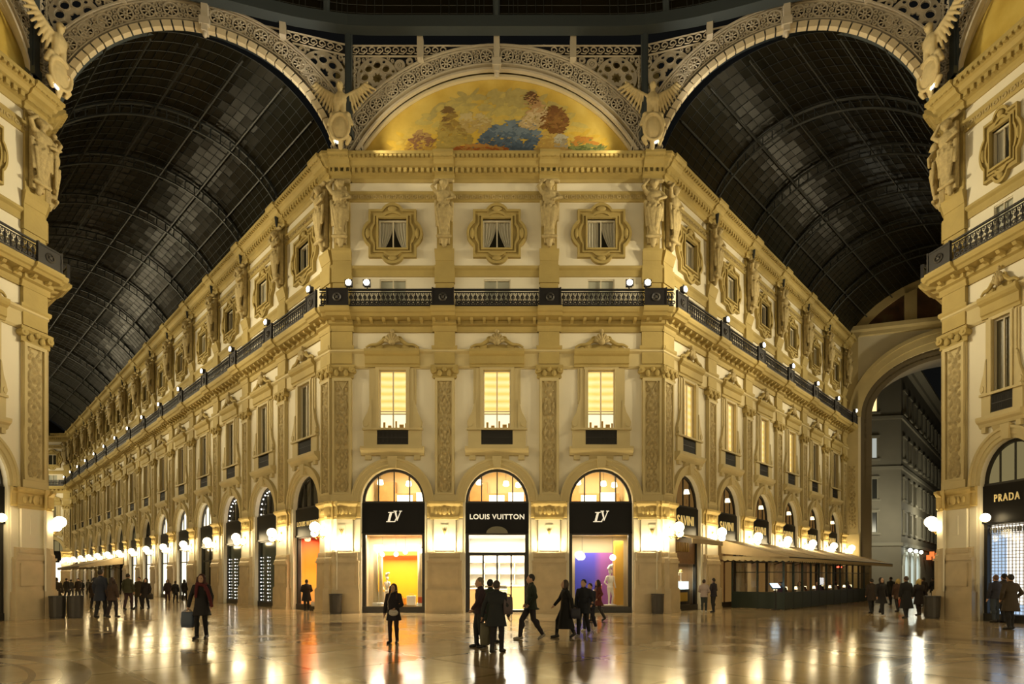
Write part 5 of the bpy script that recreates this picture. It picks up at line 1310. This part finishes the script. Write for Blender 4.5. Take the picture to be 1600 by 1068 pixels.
# ------------------------------------------------------------------ people
SKIN=mat('skin',(.50,.30,.20),.55); 
def cloth(c,r=.85): 
    return mat('cloth_%d_%d_%d'%tuple(int(v*1000) for v in c),c,r)
def arm_pts(kind,s):
    sh=Vector((s*.19,0,1.41))
    k={'down':((s*.245,.02,1.13),(s*.25,-.05,.88)),'back':((s*.24,.12,1.15),(s*.25,.16,.92)),'fwd':((s*.24,-.10,1.15),(s*.24,-.26,.97)),
       'pocket':((s*.29,.05,1.14),(s*.20,-.10,.95)),'phone':((s*.25,-.03,1.13),(s*.08,-.30,1.24)),'hold':((s*.25,-.02,1.12),(s*.12,-.24,1.02)),
       'side':((s*.28,.02,1.13),(s*.33,.0,.86)),'linked':((s*.26,.03,1.14),(s*.34,-.14,1.06))}[kind]
    return sh,Vector(k[0]),Vector(k[1])
def person(label, pos, height, yaw, coat=None, hem=.75, trousers=None, hair='short', haircol=(.02,.015,.012), stride=.0, arms=('down','down'), scarf=None, shoes=(.012,.01,.01), hood=False, tights=None, seated=False, lean=0.0, vox=.02, crouch=False, group='people in the gallery', wide=1.0, face=False):
    body=MB(); w=wide
    fem = hair in ('long','bob','bun')
    # head, face
    hc=Vector((0,-.015,1.60))
    body.ell(hc,(.078,.095,.118),14,10); body.ell(hc+Vector((0,-.055,-.065)),(.05,.05,.05))
    body.cap(hc+Vector((0,-.088,.02)),hc+Vector((0,-.112,-.025)),.012,.018,6); body.ell(hc+Vector((0,-.09,-.068)),(.028,.014,.012),8,6)
    body.cap(hc+Vector((-.04,-.08,.03)),hc+Vector((.04,-.08,.03)),.014,.014,6)
    for s in (-1,1): body.ell(hc+Vector((s*.079,.005,-.01)),(.014,.025,.034),8,6)
    body.cap((0,.005,1.38),(0,-.005,1.53),.058,.05)
    body.ell((0,.01,1.25),(.15*w,.09,.18)); body.ell((0,.0,1.08),(.125*w,.085,.16)); body.ell((0,.01,.95),(.15*w,.095,.12))
    body.cap((-.12*w,.005,1.37),(.12*w,.005,1.37),.05,.05)
    legs=[]
    for s in (-1,1):
        st=stride*(1 if s<0 else -1)
        hip=Vector((s*.088,.0,.92)); 
        if seated: knee=Vector((s*.10,-.42,.50)); ank=Vector((s*.10,-.40,.08)); hip=Vector((s*.09,.0,.52))
        else:
            ank=Vector((s*.085,-st,.085+ (.07 if st<-.15 else 0))); knee=(hip+ank)/2+Vector((0,-.035-abs(st)*.22,.015))
        toe=ank+Vector((s*.02,-.15,-.055)) if not (st<-.15 and not seated) else ank+Vector((s*.01,-.10,-.115))
        legs.append((hip,knee,ank,toe))
        body.cap(hip,knee,.074,.046); body.cap(knee,ank,.046,.034); body.cap(ank+Vector((0,.03,-.03)),toe,.042,.032)
    hands=[]
    for s,k in ((-1,arms[0]),(1,arms[1])):
        sh,el,wr=arm_pts(k,s); 
        for p in (sh,el,wr): p.x*= (1+(w-1)*.8)
        body.cap(sh+Vector((-s*.02,0,-.035)),el,.042,.036); body.cap(el,wr,.036,.027)
        d=(wr-el).normalized(); side=Vector((0,-1,0)) if abs(d.y)<.8 else Vector((-s,0,0)); n=d.cross(side).normalized()
        palm=wr+d*.05; body.cap(wr,palm,.028,.034)
        for i,(o,l) in enumerate(((-.028,.062),(-.010,.075),(.009,.07),(.027,.055))):
            a=palm+side*-o+d*.015; m=a+d*l*.55; e=m+d*l*.4+n*(-s)*.02; body.cap(a,m,.0105,.0095,6); body.cap(m,e,.0095,.008,6)
        t0=wr+d*.02+side*.025; body.cap(t0,t0+d*.045+side*.022,.012,.010,6); hands.append(palm+d*.05)
    if seated:
        for q in (body,): 
            pass
    parts=[]
    def shift(mb,dz): 
        return mb
    coatm=trm=None
    cg=MB()
    cg.ell((0,.012,1.27),(.195*w,.135,.22),14,10); cg.ell((0,.005,1.08),(.165*w,.13,.2),14,10); cg.cap((-.13*w,.0,1.375),(.13*w,.0,1.375),.08,.08); cg.cap((0,.01,1.38),(0,.005,1.475),.085,.07); [cg.cap((0,.01,1.45),(s*.165*w,.0,1.385),.062,.062) for s in (-1,1)]
    zt=1.1; pr=[(.165*w,.13,1.1),(.175*w,.135,.98),(.19*w,.15,.86)]
    if hem<.86: pr.append((.20*w+(.86-hem)*.12+abs(stride)*.08,.16+(.86-hem)*.10+abs(stride)*.25,hem))
    vs=[];fs=[];n=18
    pr=[(a,b,c) for a,b,c in pr if c>=hem-1e-6]
    for a,b,c in pr:
        for i in range(n):
            t=2*PI*i/n; f=1+.04*math.sin(t*5)*(1.1-c)*2; vs.append((a*cs(t)*f,b*sn(t)*f+.005,c))
    for k in range(len(pr)-1):
        for i in range(n): fs.append((k*n+i,(k+1)*n+i,(k+1)*n+(i+1)%n,k*n+(i+1)%n))
    fs.append(tuple(range(n))); fs.append(tuple(range(len(pr)*n-1,(len(pr)-1)*n-1,-1)))
    if not seated: cg.add(vs,fs)
    for s,k in ((-1,arms[0]),(1,arms[1])):
        sh,el,wr=arm_pts(k,s)
        for p in (sh,el,wr): p.x*= (1+(w-1)*.8)
        cg.cap(sh+Vector((-s*.012,0,-.02)),el,.068,.06); cg.cap(el,el.lerp(wr,.93),.064,.05)
    if hood: cg.ell(hc+Vector((0,.03,0)),(.11,.11,.145)); 
    lapel=MB()
    tg=MB()
    for hip,knee,ank,toe in legs:
        k=.012 if tights else .02
        tg.cap(hip,knee,.088+k,.058+k); tg.cap(knee,ank+Vector((0,0,.02)),.058+k,.040+k); tg.ell(knee.lerp(ank,.3)+Vector((0,.02,0)),(.056+k,.060+k,.12))
    tg.ell((0,.01,.94 if not seated else .54),(.172*w,.122,.12))
    sg=MB()
    shoes2=[]
    for hip,knee,ank,toe in legs:
        sg=MB(); shoes2.append(sg)
        sg.cap(ank+Vector((0,.035,-.032)),toe,.052,.042); sg.cap(ank+Vector((0,.0,.05)),ank+Vector((0,.02,-.03)),.055,.055); 
    hg=MB()
    if hair=='short': hg.ell(hc+Vector((0,.022,.028)),(.088,.098,.112),14,10)
    elif hair=='bald': hg=None
    elif hair=='cap': hg.ell(hc+Vector((0,.01,.035)),(.092,.108,.105),14,10); hg.cap((-.05,-.1,1.635),(.05,-.1,1.635),.03,.03)
    elif hair=='bob': hg.ell(hc+Vector((0,.03,.015)),(.10,.10,.128),14,10); [hg.cap(hc+Vector((s*.085,.0,.03)),hc+Vector((s*.09,-.02,-.12)),.035,.035) for s in (-1,1)]; hg.cap(hc+Vector((0,.07,0)),hc+Vector((0,.07,-.12)),.07,.06)
    elif hair=='bun': hg.ell(hc+Vector((0,.022,.028)),(.088,.098,.112),14,10); hg.ell(hc+Vector((0,.11,.06)),(.05,.05,.05))
    else:
        hg.ell(hc+Vector((0,.03,.02)),(.10,.105,.128),14,10)
        for s in (-1,1): hg.cap(hc+Vector((s*.085,-.01,.03)),hc+Vector((s*.115,-.06,-.30)),.036,.04)
        hg.cap(hc+Vector((0,.08,0)),hc+Vector((0,.10,-.30)),.075,.07)
    scg=None
    if scarf:
        scg=MB(); scg.tube([(.105*cs(a),.095*sn(a)-.01,1.455+.02*sn(2*a)) for a in [2*PI*i/14 for i in range(14)]],.05,8,closed=True)
        scg.tube([(-.07,-.12,1.45),(-.08,-.155,1.3),(-.09,-.16,1.1)],[.045,.045,.035],8); scg.tube([(.10,-.1,1.45),(.19,-.13,1.3),(.25,-.12,1.1),(.29,-.08,.85)],[.045,.05,.05,.04],8)
    if seated:
        # torso pieces come down to the chair
        for mb in [q for q in (body,cg,hg,scg) if q]:
            mb.v=[(x,y,z-.34 if z>.60 or mb in(cg,hg,scg) else z) for x,y,z in mb.v]
    if lean:
        R_=Matrix.Translation((0,0,.9))@Matrix.Rotation(lean,4,'X')@Matrix.Translation((0,0,-.9))
        for mb in [q for q in (body,cg,hg,scg) if q]:
            mb.v=[tuple(R_@Vector(p)) if p[2]>.9 else p for p in mb.v]
    coat=coat or (.02,.02,.022); trousers=trousers or (.018,.018,.022)
    slots=[('body',remesh_later(body,'person',SKIN,vox*.8,1)),('coat',remesh_later(cg,'coat',cloth(coat),vox,1)),('trousers' if not tights else 'tights',remesh_later(tg,'trousers',cloth(tights or trousers),vox,1)),*[('shoe',remesh_later(q,'shoe',cloth(shoes,.5),vox*.8,1)) for q in shoes2]]
    if hg: slots.append(('hair' if hair!='cap' else 'cap',remesh_later(hg,'hair',cloth(haircol,.7),vox*.9,1)))
    if scg: slots.append(('scarf',remesh_later(scg,'scarf',cloth(scarf),vox*.9,1)))
    k=height/1.72
    M=T(pos[0],pos[1],pos[2] if len(pos)>2 else 0)@RZ(math.radians(yaw))@Matrix.Scale(k,4)
    PEOPLE.append((label,M,slots,group,face)); return M,[M@h for h in hands]
PEOPLE=[]
def place_people():
    for label,M,slots,group,face in PEOPLE:
        r=obj('person',slots[0][1][0],None,M); tag(r,label,'person',group)
        for nm,s in slots[1:]: obj(nm,s[0],r)
        if face:
            e=MB()
            for s in (-1,1): e.ell((s*.03,-.103,1.615),(.011,.006,.007),8,6)
            obj('eyes',e.mesh('eyes',cloth((.01,.008,.006),.3)),r)
            l=MB(); l.ell((0,-.106,1.532),(.024,.008,.009),8,6); obj('lips',l.mesh('lips',cloth((.42,.12,.10),.5)),r)
def P(px,pfoot,phead): 
    g=ground(px,pfoot); return g,(pfoot-phead)/F*g[1]
def bag(kind,hand,w,h,d,col,label,yaw=0,drop=.3,group=None):
    """a bag hanging from a hand or shoulder"""
    x,y,z=hand; z0=max(.02,z-drop-h)
    body=MB(); rows=[(0,.86,.80),(.04,.98,.98),(.35,1.03,1.12),(.7,1.0,.95),(.93,.96,.62),(1,.93,.42)]; n=20; vs=[]; fs=[]
    for q,kw,kd in rows:
        for i in range(n):
            t=2*PI*i/n; e=.45
            vs.append((w/2*kw*math.copysign(abs(cs(t))**e,cs(t)),d/2*kd*math.copysign(abs(sn(t))**.7,sn(t)),h*q))
    for k in range(len(rows)-1):
        for i in range(n): fs.append((k*n+i,k*n+(i+1)%n,(k+1)*n+(i+1)%n,(k+1)*n+i))
    fs+=[tuple(range(n))[::-1],tuple(range((len(rows)-1)*n,len(rows)*n))]
    body.add(vs,fs)
    hd=MB(); top=max(.06,z-z0-h)
    for s in (-1,1): hd.tube([(-w*.28,s*d*.3,h),(-w*.2,s*d*.15,h+top*.8),(0,0,h+top),(w*.2,s*d*.15,h+top*.8),(w*.28,s*d*.3,h)],.009,5)
    put(kind,T(x,y,z0)@RZ(math.radians(yaw)),[('handles',hd.mesh('handles',cloth(tuple(c*.6 for c in col))))],label,'bag',group,own=body.mesh(kind,cloth(col,.6),True))
BK=(.014,.013,.015)
# --- the nearer figures
p,h=P(315,997,897); M,H=person('woman in a long black coat with a dark red scarf holding a blue shopping bag',p,h,8,BK,.62,None,'long',(.04,.008,.008),.10,('side','down'),(.085,.008,.012),tights=(.008,.008,.009),vox=.014,face=True)
bag('shopping_bag',H[0],.34,.42,.13,(.07,.10,.16),'large slate blue shopping bag held by the woman with the red scarf',0,.04)
p,h=P(615,1004,912); M,H=person('woman in a short dark coat with crossed bag strap before the orange display',p,h,-6,(.018,.014,.018),.66,None,'long',(.03,.012,.012),.06,('down','hold'),None,tights=(.035,.015,.012),vox=.014,face=True)
q=M@Vector((.02,-.19,.80)); mb=MB(); mb.ell((.03,0,.08),(.12,.05,.085),14,8); mb.ell((.03,-.03,.12),(.105,.035,.05),12,8)
st=MB(); st.tube([(-.10,.02,.16),(-.11,-.0,.36),(-.05,.03,.56),(.10,.10,.64)],.012,5)
put('handbag',T(*q)@Matrix.Scale(1,4),[('strap',st.mesh('strap',cloth((.25,.2,.16))))],'pale grey handbag on the strap of the woman before the orange display','bag',None,own=mb.mesh('handbag',cloth((.60,.56,.50),.5),True))
p,h=P(750,1011,902); person('tall grey haired man in a plum jacket and dark trousers, before the glass door',p,h,-70,(.035,.018,.025),.84,(.022,.022,.028),'short',(.20,.16,.11),.06,('pocket','fwd'),None,vox=.014)
p,h=P(766,1004,905); M,H=person('person mostly hidden between the grey haired man and the one in the puffer jacket',p,h,150,(.02,.03,.022),.62,(.02,.02,.022),'short',BK,.08,('down','down'),None)
p,h=P(776,1019,907); M,H=person('person seen from behind in a dark quilted puffer jacket before the glass door',p,h,160,(.022,.026,.030),.64,(.022,.02,.026),'short',(.06,.045,.04),.10,('down','side'),None,vox=.014,wide=1.16)
bag('tote_bag',(p[0]+.25,p[1]-.08,1.24),.20,.38,.12,(.10,.075,.085),'grey mauve tote bag on the shoulder of the person in the puffer jacket',10,.02)
bag('shopping_bag',(p[0]-.25,p[1]+.16,.66),.24,.48,.11,(.13,.12,.08),'olive paper carrier bag beside the person in the puffer jacket',10,.03)
p,h=P(830,999,897); person('walker in a dark green parka with dark hood and pale shoes',p,h,-80,(.022,.032,.020),.80,(.028,.024,.03),'short',(.02,.017,.015),.28,('pocket','pocket'),None,shoes=(.30,.28,.24),vox=.014,wide=1.1)
p,h=P(883,996,906); M,H=person('woman walking in a very long black coat before the stone pier',p,h,-78,(.006,.006,.007),.28,None,'bob',(.06,.045,.035),.24,('fwd','back'),None,tights=(.006,.006,.007),vox=.014)
bag('handbag',(H[1].x+.05,H[1].y,H[1].z+.12),.26,.28,.12,(.02,.02,.035),'dark handbag carried by the woman in the very long black coat',0,.05)
p,h=P(912,994,905); person('man in a dark navy coat walking close beside another before the blue display',p,h,-30,(.012,.014,.022),.70,(.01,.01,.016),'short',BK,.2,('down','linked'),None,shoes=(.2,.19,.18))
p,h=P(922,985,911); M,H=person('companion in a navy jacket and pale shoes before the blue display',p,h,-40,(.015,.018,.032),.82,(.014,.014,.028),'short',(.03,.02,.018),.24,('linked','fwd'),None,shoes=(.55,.52,.48))
bag('shopping_bag',(H[0].x,H[0].y-.15,.62),.22,.34,.12,(.55,.52,.47),'white carrier bag held low between the couple before the blue display',0,.05)
p,h=P(934,970,906); person('person in a rust red coat walking behind the navy couple',p,h,-75,(.10,.022,.015),.66,(.012,.01,.01),'long',(.03,.015,.012),.26,('pocket','pocket'),None,wide=1.1)
p,h=P(479,954,905); M,H=person('person in black standing against the fiery orange window round the corner',p,h,200,(.008,.007,.010),.55,None,'short',BK,.04,('hold','hold'),None,wide=1.15)
bag('shopping_bag',(p[0]+.42,p[1]-.1,.5),.34,.22,.14,(.5,.46,.40),'pale bag on the ground by the fiery orange window',0,.05)
# --- left arm, walking away or towards us
W=lambda *a,**k: person(*a,**k)
def crowd(px,pf,ph,yaw,label,coat,hem,hair='short',hc=(.02,.015,.012),stride=.12,arms=('down','down'),tr=None,scarf=None,vox=.026,**k):
    p,h=P(px,pf,ph); return person(label,p,h,yaw,coat,hem,tr,hair,hc,stride,arms,scarf,vox=vox,**k)
crowd(157,964,890,178,'tall person from behind in a dark blue coat walking down the long arcade',(.02,.025,.045),.60,vox=.02)
crowd(147,951,902,182,'person in brown half hidden beside the tall one in the dark blue coat',(.035,.022,.018),.62)
crowd(175,964,902,176,'woman from behind in a brown jacket and leggings in the long arcade',(.055,.032,.022),.74,'long',(.035,.02,.015),.14,tr=(.02,.015,.02),vox=.02)
crowd(200,952,896,180,'person from behind in an olive jacket and wine trousers in the long arcade',(.045,.045,.022),.80,stride=.14,tr=(.05,.025,.03),vox=.02)
crowd(217,949,901,5,'man in a brown coat walking with a woman in the long arcade',(.05,.038,.02),.62,vox=.02)
M,H=crowd(228,951,903,0,'woman in a dark coat with a bag walking with the man in brown',(.02,.016,.018),.66,'long',vox=.02)
bag('handbag',(H[1].x+.03,H[1].y,H[1].z+.1),.30,.26,.12,(.03,.026,.026),'dark handbag of the woman walking with the man in brown',0,.05)
crowd(262,940,905,20,'woman in dark with a pale belt standing by the white shop windows',(.03,.018,.022),.80,'long',tr=(.05,.02,.03))
crowd(274,941,907,185,'person in black standing between two others by the white shop windows',(.01,.01,.012),.72)
crowd(288,938,905,170,'woman in black with a pale bag nearest the lit white shop window',(.012,.01,.012),.74,'long')
crowd(104,936,903,175,'person in dark walking between the bins and the far arcade',(.03,.026,.022),.66)
crowd(111,933,905,180,'person in grey coat farther down beside the walker in dark',(.05,.045,.04),.66)
crowd(122,934,903,5,'person in dark brown coming up the long arcade',(.04,.028,.02),.62)
crowd(128,931,906,0,'woman in black coming up the far part of the long arcade',(.015,.014,.015),.6,'long')
crowd(138,928,905,180,'distant figure with a pale bag in the long arcade',(.10,.09,.07),.7)
crowd(77,957,898,170,'person in dark standing behind the bins beside the near left pier',(.018,.014,.012),.66,vox=.022)
crowd(88,950,902,185,'stout person in brown behind the two grey bins',(.045,.035,.025),.70,wide=1.35,vox=.022)
# --- right side
crowd(1100,957,905,150,'person in a pale pink jacket bending together with another at the terrace corner',(.40,.33,.32),.82,'short',(.05,.03,.02),.05,('hold','hold'),tr=(.04,.05,.05),shoes=(.5,.48,.44),vox=.02)
crowd(1115,956,903,215,'person in a dark jacket with open pale shirt at the terrace corner',(.025,.02,.03),.80,'short',(.02,.015,.012),.05,('hold','phone'),tr=(.02,.02,.022),vox=.02)
crowd(1362,957,904,170,'slim person in dark brown beside the end of the awning',(.025,.016,.012),.62)
crowd(1377,962,902,5,'person in a dark coat with pale sneakers walking from the great arch',(.02,.018,.02),.58,'bob',stride=.2,shoes=(.5,.48,.45),vox=.02)
crowd(1392,944,901,180,'person in black walking away toward the great arch',(.012,.014,.014),.62)
M,H=crowd(1403,955,904,178,'blonde person in brown carrying a red shopping bag',(.06,.03,.02),.66,'bob',(.45,.33,.12))
bag('shopping_bag',(H[0].x-.02,H[0].y-.1,H[0].z),.42,.50,.14,(.55,.10,.05),'orange red shopping bag of the blonde person in brown',0,.02)
crowd(1416,965,900,180,'man from behind in a long black coat before the great arch',(.009,.009,.010),.40,'short',(.06,.04,.03),.1,vox=.02)
crowd(1436,961,904,176,'blonde woman from behind in a short black coat and dark tights',(.012,.008,.010),.52,'bob',(.50,.38,.14),.08,tights=(.02,.012,.012),vox=.02)
crowd(1443,947,902,180,'dark haired person partly behind the blonde woman in the short coat',(.018,.014,.016),.6)
crowd(1458,938,902,182,'person in black farther off under the great arch',(.016,.016,.018),.6)
crowd(1467,938,906,180,'person in a bright red coat under the great arch',(.55,.03,.02),.60)
crowd(1556,972,898,178,'man in a dark blue jacket and jeans looking into the pale patterned shop window',(.022,.022,.034),.86,'short',(.12,.06,.035),.05,('pocket','down'),tr=(.035,.045,.06),vox=.016)
crowd(1579,983,897,186,'man in a long brown coat standing before the pale patterned shop window',(.050,.036,.022),.58,'short',(.02,.016,.014),.04,('pocket','pocket'),tr=(.012,.011,.012),vox=.016,wide=1.2)
crowd(1569,972,896,180,'person mostly hidden by the man in the long brown coat',(.04,.03,.022),.66,'short',BK,vox=.022)
# --- seated guests on the terrace
rnd=random.Random(21)
for k in range(9):
    pt=FR@Vector((7.5+1.5*k+(-.58 if k%2 else .58),-2.3,0)); yw=math.degrees(math.atan2(S2,S2))+(90 if k%2 else -90)
    c=[(.05,.02,.06),(.02,.02,.03),(.28,.24,.2),(.12,.03,.03)][k%4]
    person('guest in %s seated at the %s terrace table'%(['violet','black','beige','wine red'][k%4],ORD[k]),(pt.x,pt.y),1.72,yw,c,.86,None,['short','long','bob'][k%3],(.03,.02,.015),0,('hold','hold'),None,seated=True,vox=.028,group='guests seated on the cafe terrace')
run_remesh()
dress_all(); place_people()
for nm,M,lab in (('mannequin',FC@T(BX[2]+.62,1.15,.3)@RZ(.4),'white mannequin standing in the blue shop display'),('mannequin',FC@T(BX[0]-.55,1.3,.3)@RZ(-.5)@Matrix.Scale(.8,4),'white mannequin half hidden in the orange shop display')):
    put(nm,M,[('plinth',MB().lathe([(.3,0),(.3,.03)],14).mesh('plinth',WHITE)),('hat',MB().tube([(-.12,0,1.72),(.0,-.02,1.86),(.14,0,1.95)],[.07,.1,.05],8).mesh('hat',WHITE))],lab,'mannequin','mannequins',own=MANN[0])
# ------------------------------------------------------------------ floor
def floor_mat():
    m,nt,b=nmat('polished_marble'); L=nt.links
    g=nt.nodes.new('ShaderNodeNewGeometry')
    mp=nt.nodes.new('ShaderNodeMapping'); mp.inputs['Rotation'].default_value=(0,0,PI/4); L.new(g.outputs['Position'],mp.inputs['Vector'])
    br=nt.nodes.new('ShaderNodeTexBrick'); br.offset=0.0; br.inputs['Scale'].default_value=.42; br.inputs['Mortar Size'].default_value=.025; br.inputs['Brick Width'].default_value=1; br.inputs['Row Height'].default_value=1
    br.inputs['Color1'].default_value=(.62,.48,.27,1); br.inputs['Color2'].default_value=(.50,.37,.20,1); br.inputs['Mortar'].default_value=(.42,.31,.16,1)
    L.new(mp.outputs[0],br.inputs['Vector'])
    n=nt.nodes.new('ShaderNodeTexNoise'); n.inputs['Scale'].default_value=1.1; n.inputs['Detail'].default_value=8; n.inputs['Distortion'].default_value=1.2; L.new(g.outputs['Position'],n.inputs['Vector'])
    mx=nt.nodes.new('ShaderNodeMix'); mx.data_type='RGBA'; mx.blend_type='MULTIPLY'; mx.inputs[0].default_value=.35
    rp=nt.nodes.new('ShaderNodeValToRGB'); rp.color_ramp.elements[0].color=(.6,.55,.48,1); rp.color_ramp.elements[1].color=(1,1,1,1); rp.color_ramp.elements[0].position=.35; rp.color_ramp.elements[1].position=.65
    L.new(n.outputs['Fac'],rp.inputs[0]); L.new(br.outputs['Color'],mx.inputs[6]); L.new(rp.outputs[0],mx.inputs[7])
    col=mx.outputs[2]
    # inlaid dark rings
    def ringmask(cx,cy,r,w):
        d=nt.nodes.new('ShaderNodeVectorMath'); d.operation='DISTANCE'; d.inputs[1].default_value=(cx,cy,0); L.new(g.outputs['Position'],d.inputs[0])
        s=nt.nodes.new('ShaderNodeMath'); s.operation='SUBTRACT'; s.inputs[1].default_value=r; L.new(d.outputs['Value'],s.inputs[0])
        a=nt.nodes.new('ShaderNodeMath'); a.operation='ABSOLUTE'; L.new(s.outputs[0],a.inputs[0])
        t=nt.nodes.new('ShaderNodeMath'); t.operation='LESS_THAN'; t.inputs[1].default_value=w; L.new(a.outputs[0],t.inputs[0]); return t.outputs[0]
    for cx,cy,r,w in ((X0+11.6,6.2,6.1,.20),(X0-11.6,6.2,6.1,.20),(X0+11.6,6.2,5.5,.05),(X0-11.6,6.2,5.5,.05),(X0,6,15.5,.35),(X0,6,14.6,.1)):
        k=nt.nodes.new('ShaderNodeMix'); k.data_type='RGBA'; L.new(ringmask(cx,cy,r,w),k.inputs[0]); L.new(col,k.inputs[6]); k.inputs[7].default_value=(.13,.075,.035,1); col=k.outputs[2]
    L.new(col,b.inputs['Base Color'])
    n2=nt.nodes.new('ShaderNodeTexNoise'); n2.inputs['Scale'].default_value=.9; n2.inputs['Detail'].default_value=5; L.new(g.outputs['Position'],n2.inputs['Vector'])
    mr=nt.nodes.new('ShaderNodeMapRange'); mr.inputs[1].default_value=.3; mr.inputs[2].default_value=.7; mr.inputs[3].default_value=.10; mr.inputs[4].default_value=.20; L.new(n2.outputs['Fac'],mr.inputs[0]); L.new(mr.outputs[0],b.inputs['Roughness'])
    n3=nt.nodes.new('ShaderNodeTexNoise'); n3.inputs['Scale'].default_value=2.6; n3.inputs['Detail'].default_value=2; L.new(g.outputs['Position'],n3.inputs['Vector'])
    bp=nt.nodes.new('ShaderNodeBump'); bp.inputs['Strength'].default_value=.05; bp.inputs['Distance'].default_value=.02; L.new(n3.outputs['Fac'],bp.inputs['Height']); L.new(bp.outputs['Normal'],b.inputs['Normal'])
    b.inputs['Specular IOR Level'].default_value=.8
    return m
fl=obj('floor',MB().quad((-110,-20,0),(110,-20,0),(110,130,0),(-110,130,0)).mesh('floor',floor_mat())); tag(fl,'polished inlaid marble floor with wet looking reflections','floor',None,'structure')
# ------------------------------------------------------------------ lights
def spot(name,pos,target,power,angle,col,size=.4,blend=.6):
    l=bpy.data.lights.new(name,'SPOT'); l.energy=power; l.color=col; l.spot_size=math.radians(angle); l.spot_blend=blend; l.shadow_soft_size=size
    o=bpy.data.objects.new(name,l); COL.objects.link(o); d=Vector(target)-Vector(pos); o.matrix_world=T(*pos)@d.to_track_quat('-Z','Y').to_matrix().to_4x4(); return o
WARM=(1,.84,.52); 
KF=1.0
# balcony floodlights of the opposite side of the crossing (behind the camera)
for x in (-9,-3,3,9): spot('opposite_flood',(X0+x,-9,14.6),(X0+x*.5,YC,16),1250*KF,75,WARM)
for s in (-1,1):
    for y in (2,12): spot('side_flood',(X0+s*21,y,14.8),(X0-s*19,22,15),1500*KF,70,WARM)
# floodlights along the hidden side of each arm
def along(FMh,L,n,target_FM,sgn,LT,power):
    for k in range(n):
        t=(k+.5)/n; 
        p=FMh@Vector((L*(1-t) if sgn>0 else L*t,-.95,14.6)); q=target_FM@Vector((sgn*LT*t,0,16.0))
        spot('arm_flood',p,q,power,95,WARM)
along(FHR,LHR,4,FR,1,LR,2500*KF); along(FHL,LHL,9,FL,-1,LL,2500*KF)
for s,e in ((1,3000),(-1,1700)):
    for k in (0,1): spot('pavilion_flood',(X0+s*(16.8-.3*k),22.2-2.5*k,15.0),(X0-s*3.5,YC,13.5+3*k),e*KF,70,WARM,.25)
# globe lanterns of the crossing behind the camera
for x,y in ((-19,-4),(19,-4),(-8,-9),(8,-9),(-20,6),(20,6)):
    l=bpy.data.lights.new('rear_lantern','POINT'); l.energy=1500*KF; l.color=(1,.78,.42); l.shadow_soft_size=.5; o=bpy.data.objects.new('rear_lantern',l); COL.objects.link(o); o.location=(X0+x,y,4.0)
# street beyond
for p,e in (((40,57,7),750),((50,66,8),900),((36,56,9),480)):
    l=bpy.data.lights.new('street_light','POINT'); l.energy=e; l.color=(1,.93,.68); l.shadow_soft_size=.3; o=bpy.data.objects.new('street_light',l); COL.objects.link(o); o.location=p
# terrace
for k in range(4): area('terrace_light',FR@T(8.5+4*k,-1.6,2.6),1.2,1.2,10,(1,.75,.45))
for s in (-1,1):   # floods on the corner balconies, turned to the near pavilions
    for k in (0,1): spot('corner_flood',(X0+s*(5.5-2*k),YC-1.3,14.9),(X0+s*19.2,18.5,15.0+3*k),2300*KF,80,WARM,.25)
for s in (-1,1): spot('mural_flood',(X0+s*6.1,YC-1.5,20.95),(X0-s*2.2,YC,23.2),330,110,(1,.84,.5),.1)
for s in (-1,1): spot('arch_flood',(X0+s*8.4,YC-2.0,20.9),(X0+s*11.5,24.6,25.2),420,110,(1,.9,.7),.1)
q=FEL@Vector((-3,-9,13)); spot('far_end_fill',q,FEL@Vector((-6,0,12)),2500,100,WARM)  # unseen fill spot, added to brighten the facade closing the long arcade
w=bpy.data.worlds.new('night'); w.use_nodes=True; w.node_tree.nodes['Background'].inputs[0].default_value=(.012,.012,.011,1); w.node_tree.nodes['Background'].inputs[1].default_value=.35; SC.world=w
# ------------------------------------------------------------------ camera
cam=bpy.data.cameras.new('camera'); cam.sensor_width=36; cam.lens=36*F/1600; cam.shift_y=(HOR-534)/1600; cam.clip_end=500
co=bpy.data.objects.new('camera',cam); COL.objects.link(co); co.location=(0,0,EYE); co.rotation_euler=(PI/2,0,0); SC.camera=co
vs=SC.view_settings; vs.view_transform='Standard'; vs.look='None'; vs.exposure=-0.1; vs.gamma=1.0; vs.use_curve_mapping=False
SC.cycles.use_denoising=True; SC.cycles.max_bounces=7; SC.cycles.diffuse_bounces=3; SC.cycles.glossy_bounces=3; SC.cycles.transparent_max_bounces=12
SC.cycles.sample_clamp_indirect=6.0; SC.cycles.caustics_reflective=False; SC.cycles.caustics_refractive=False
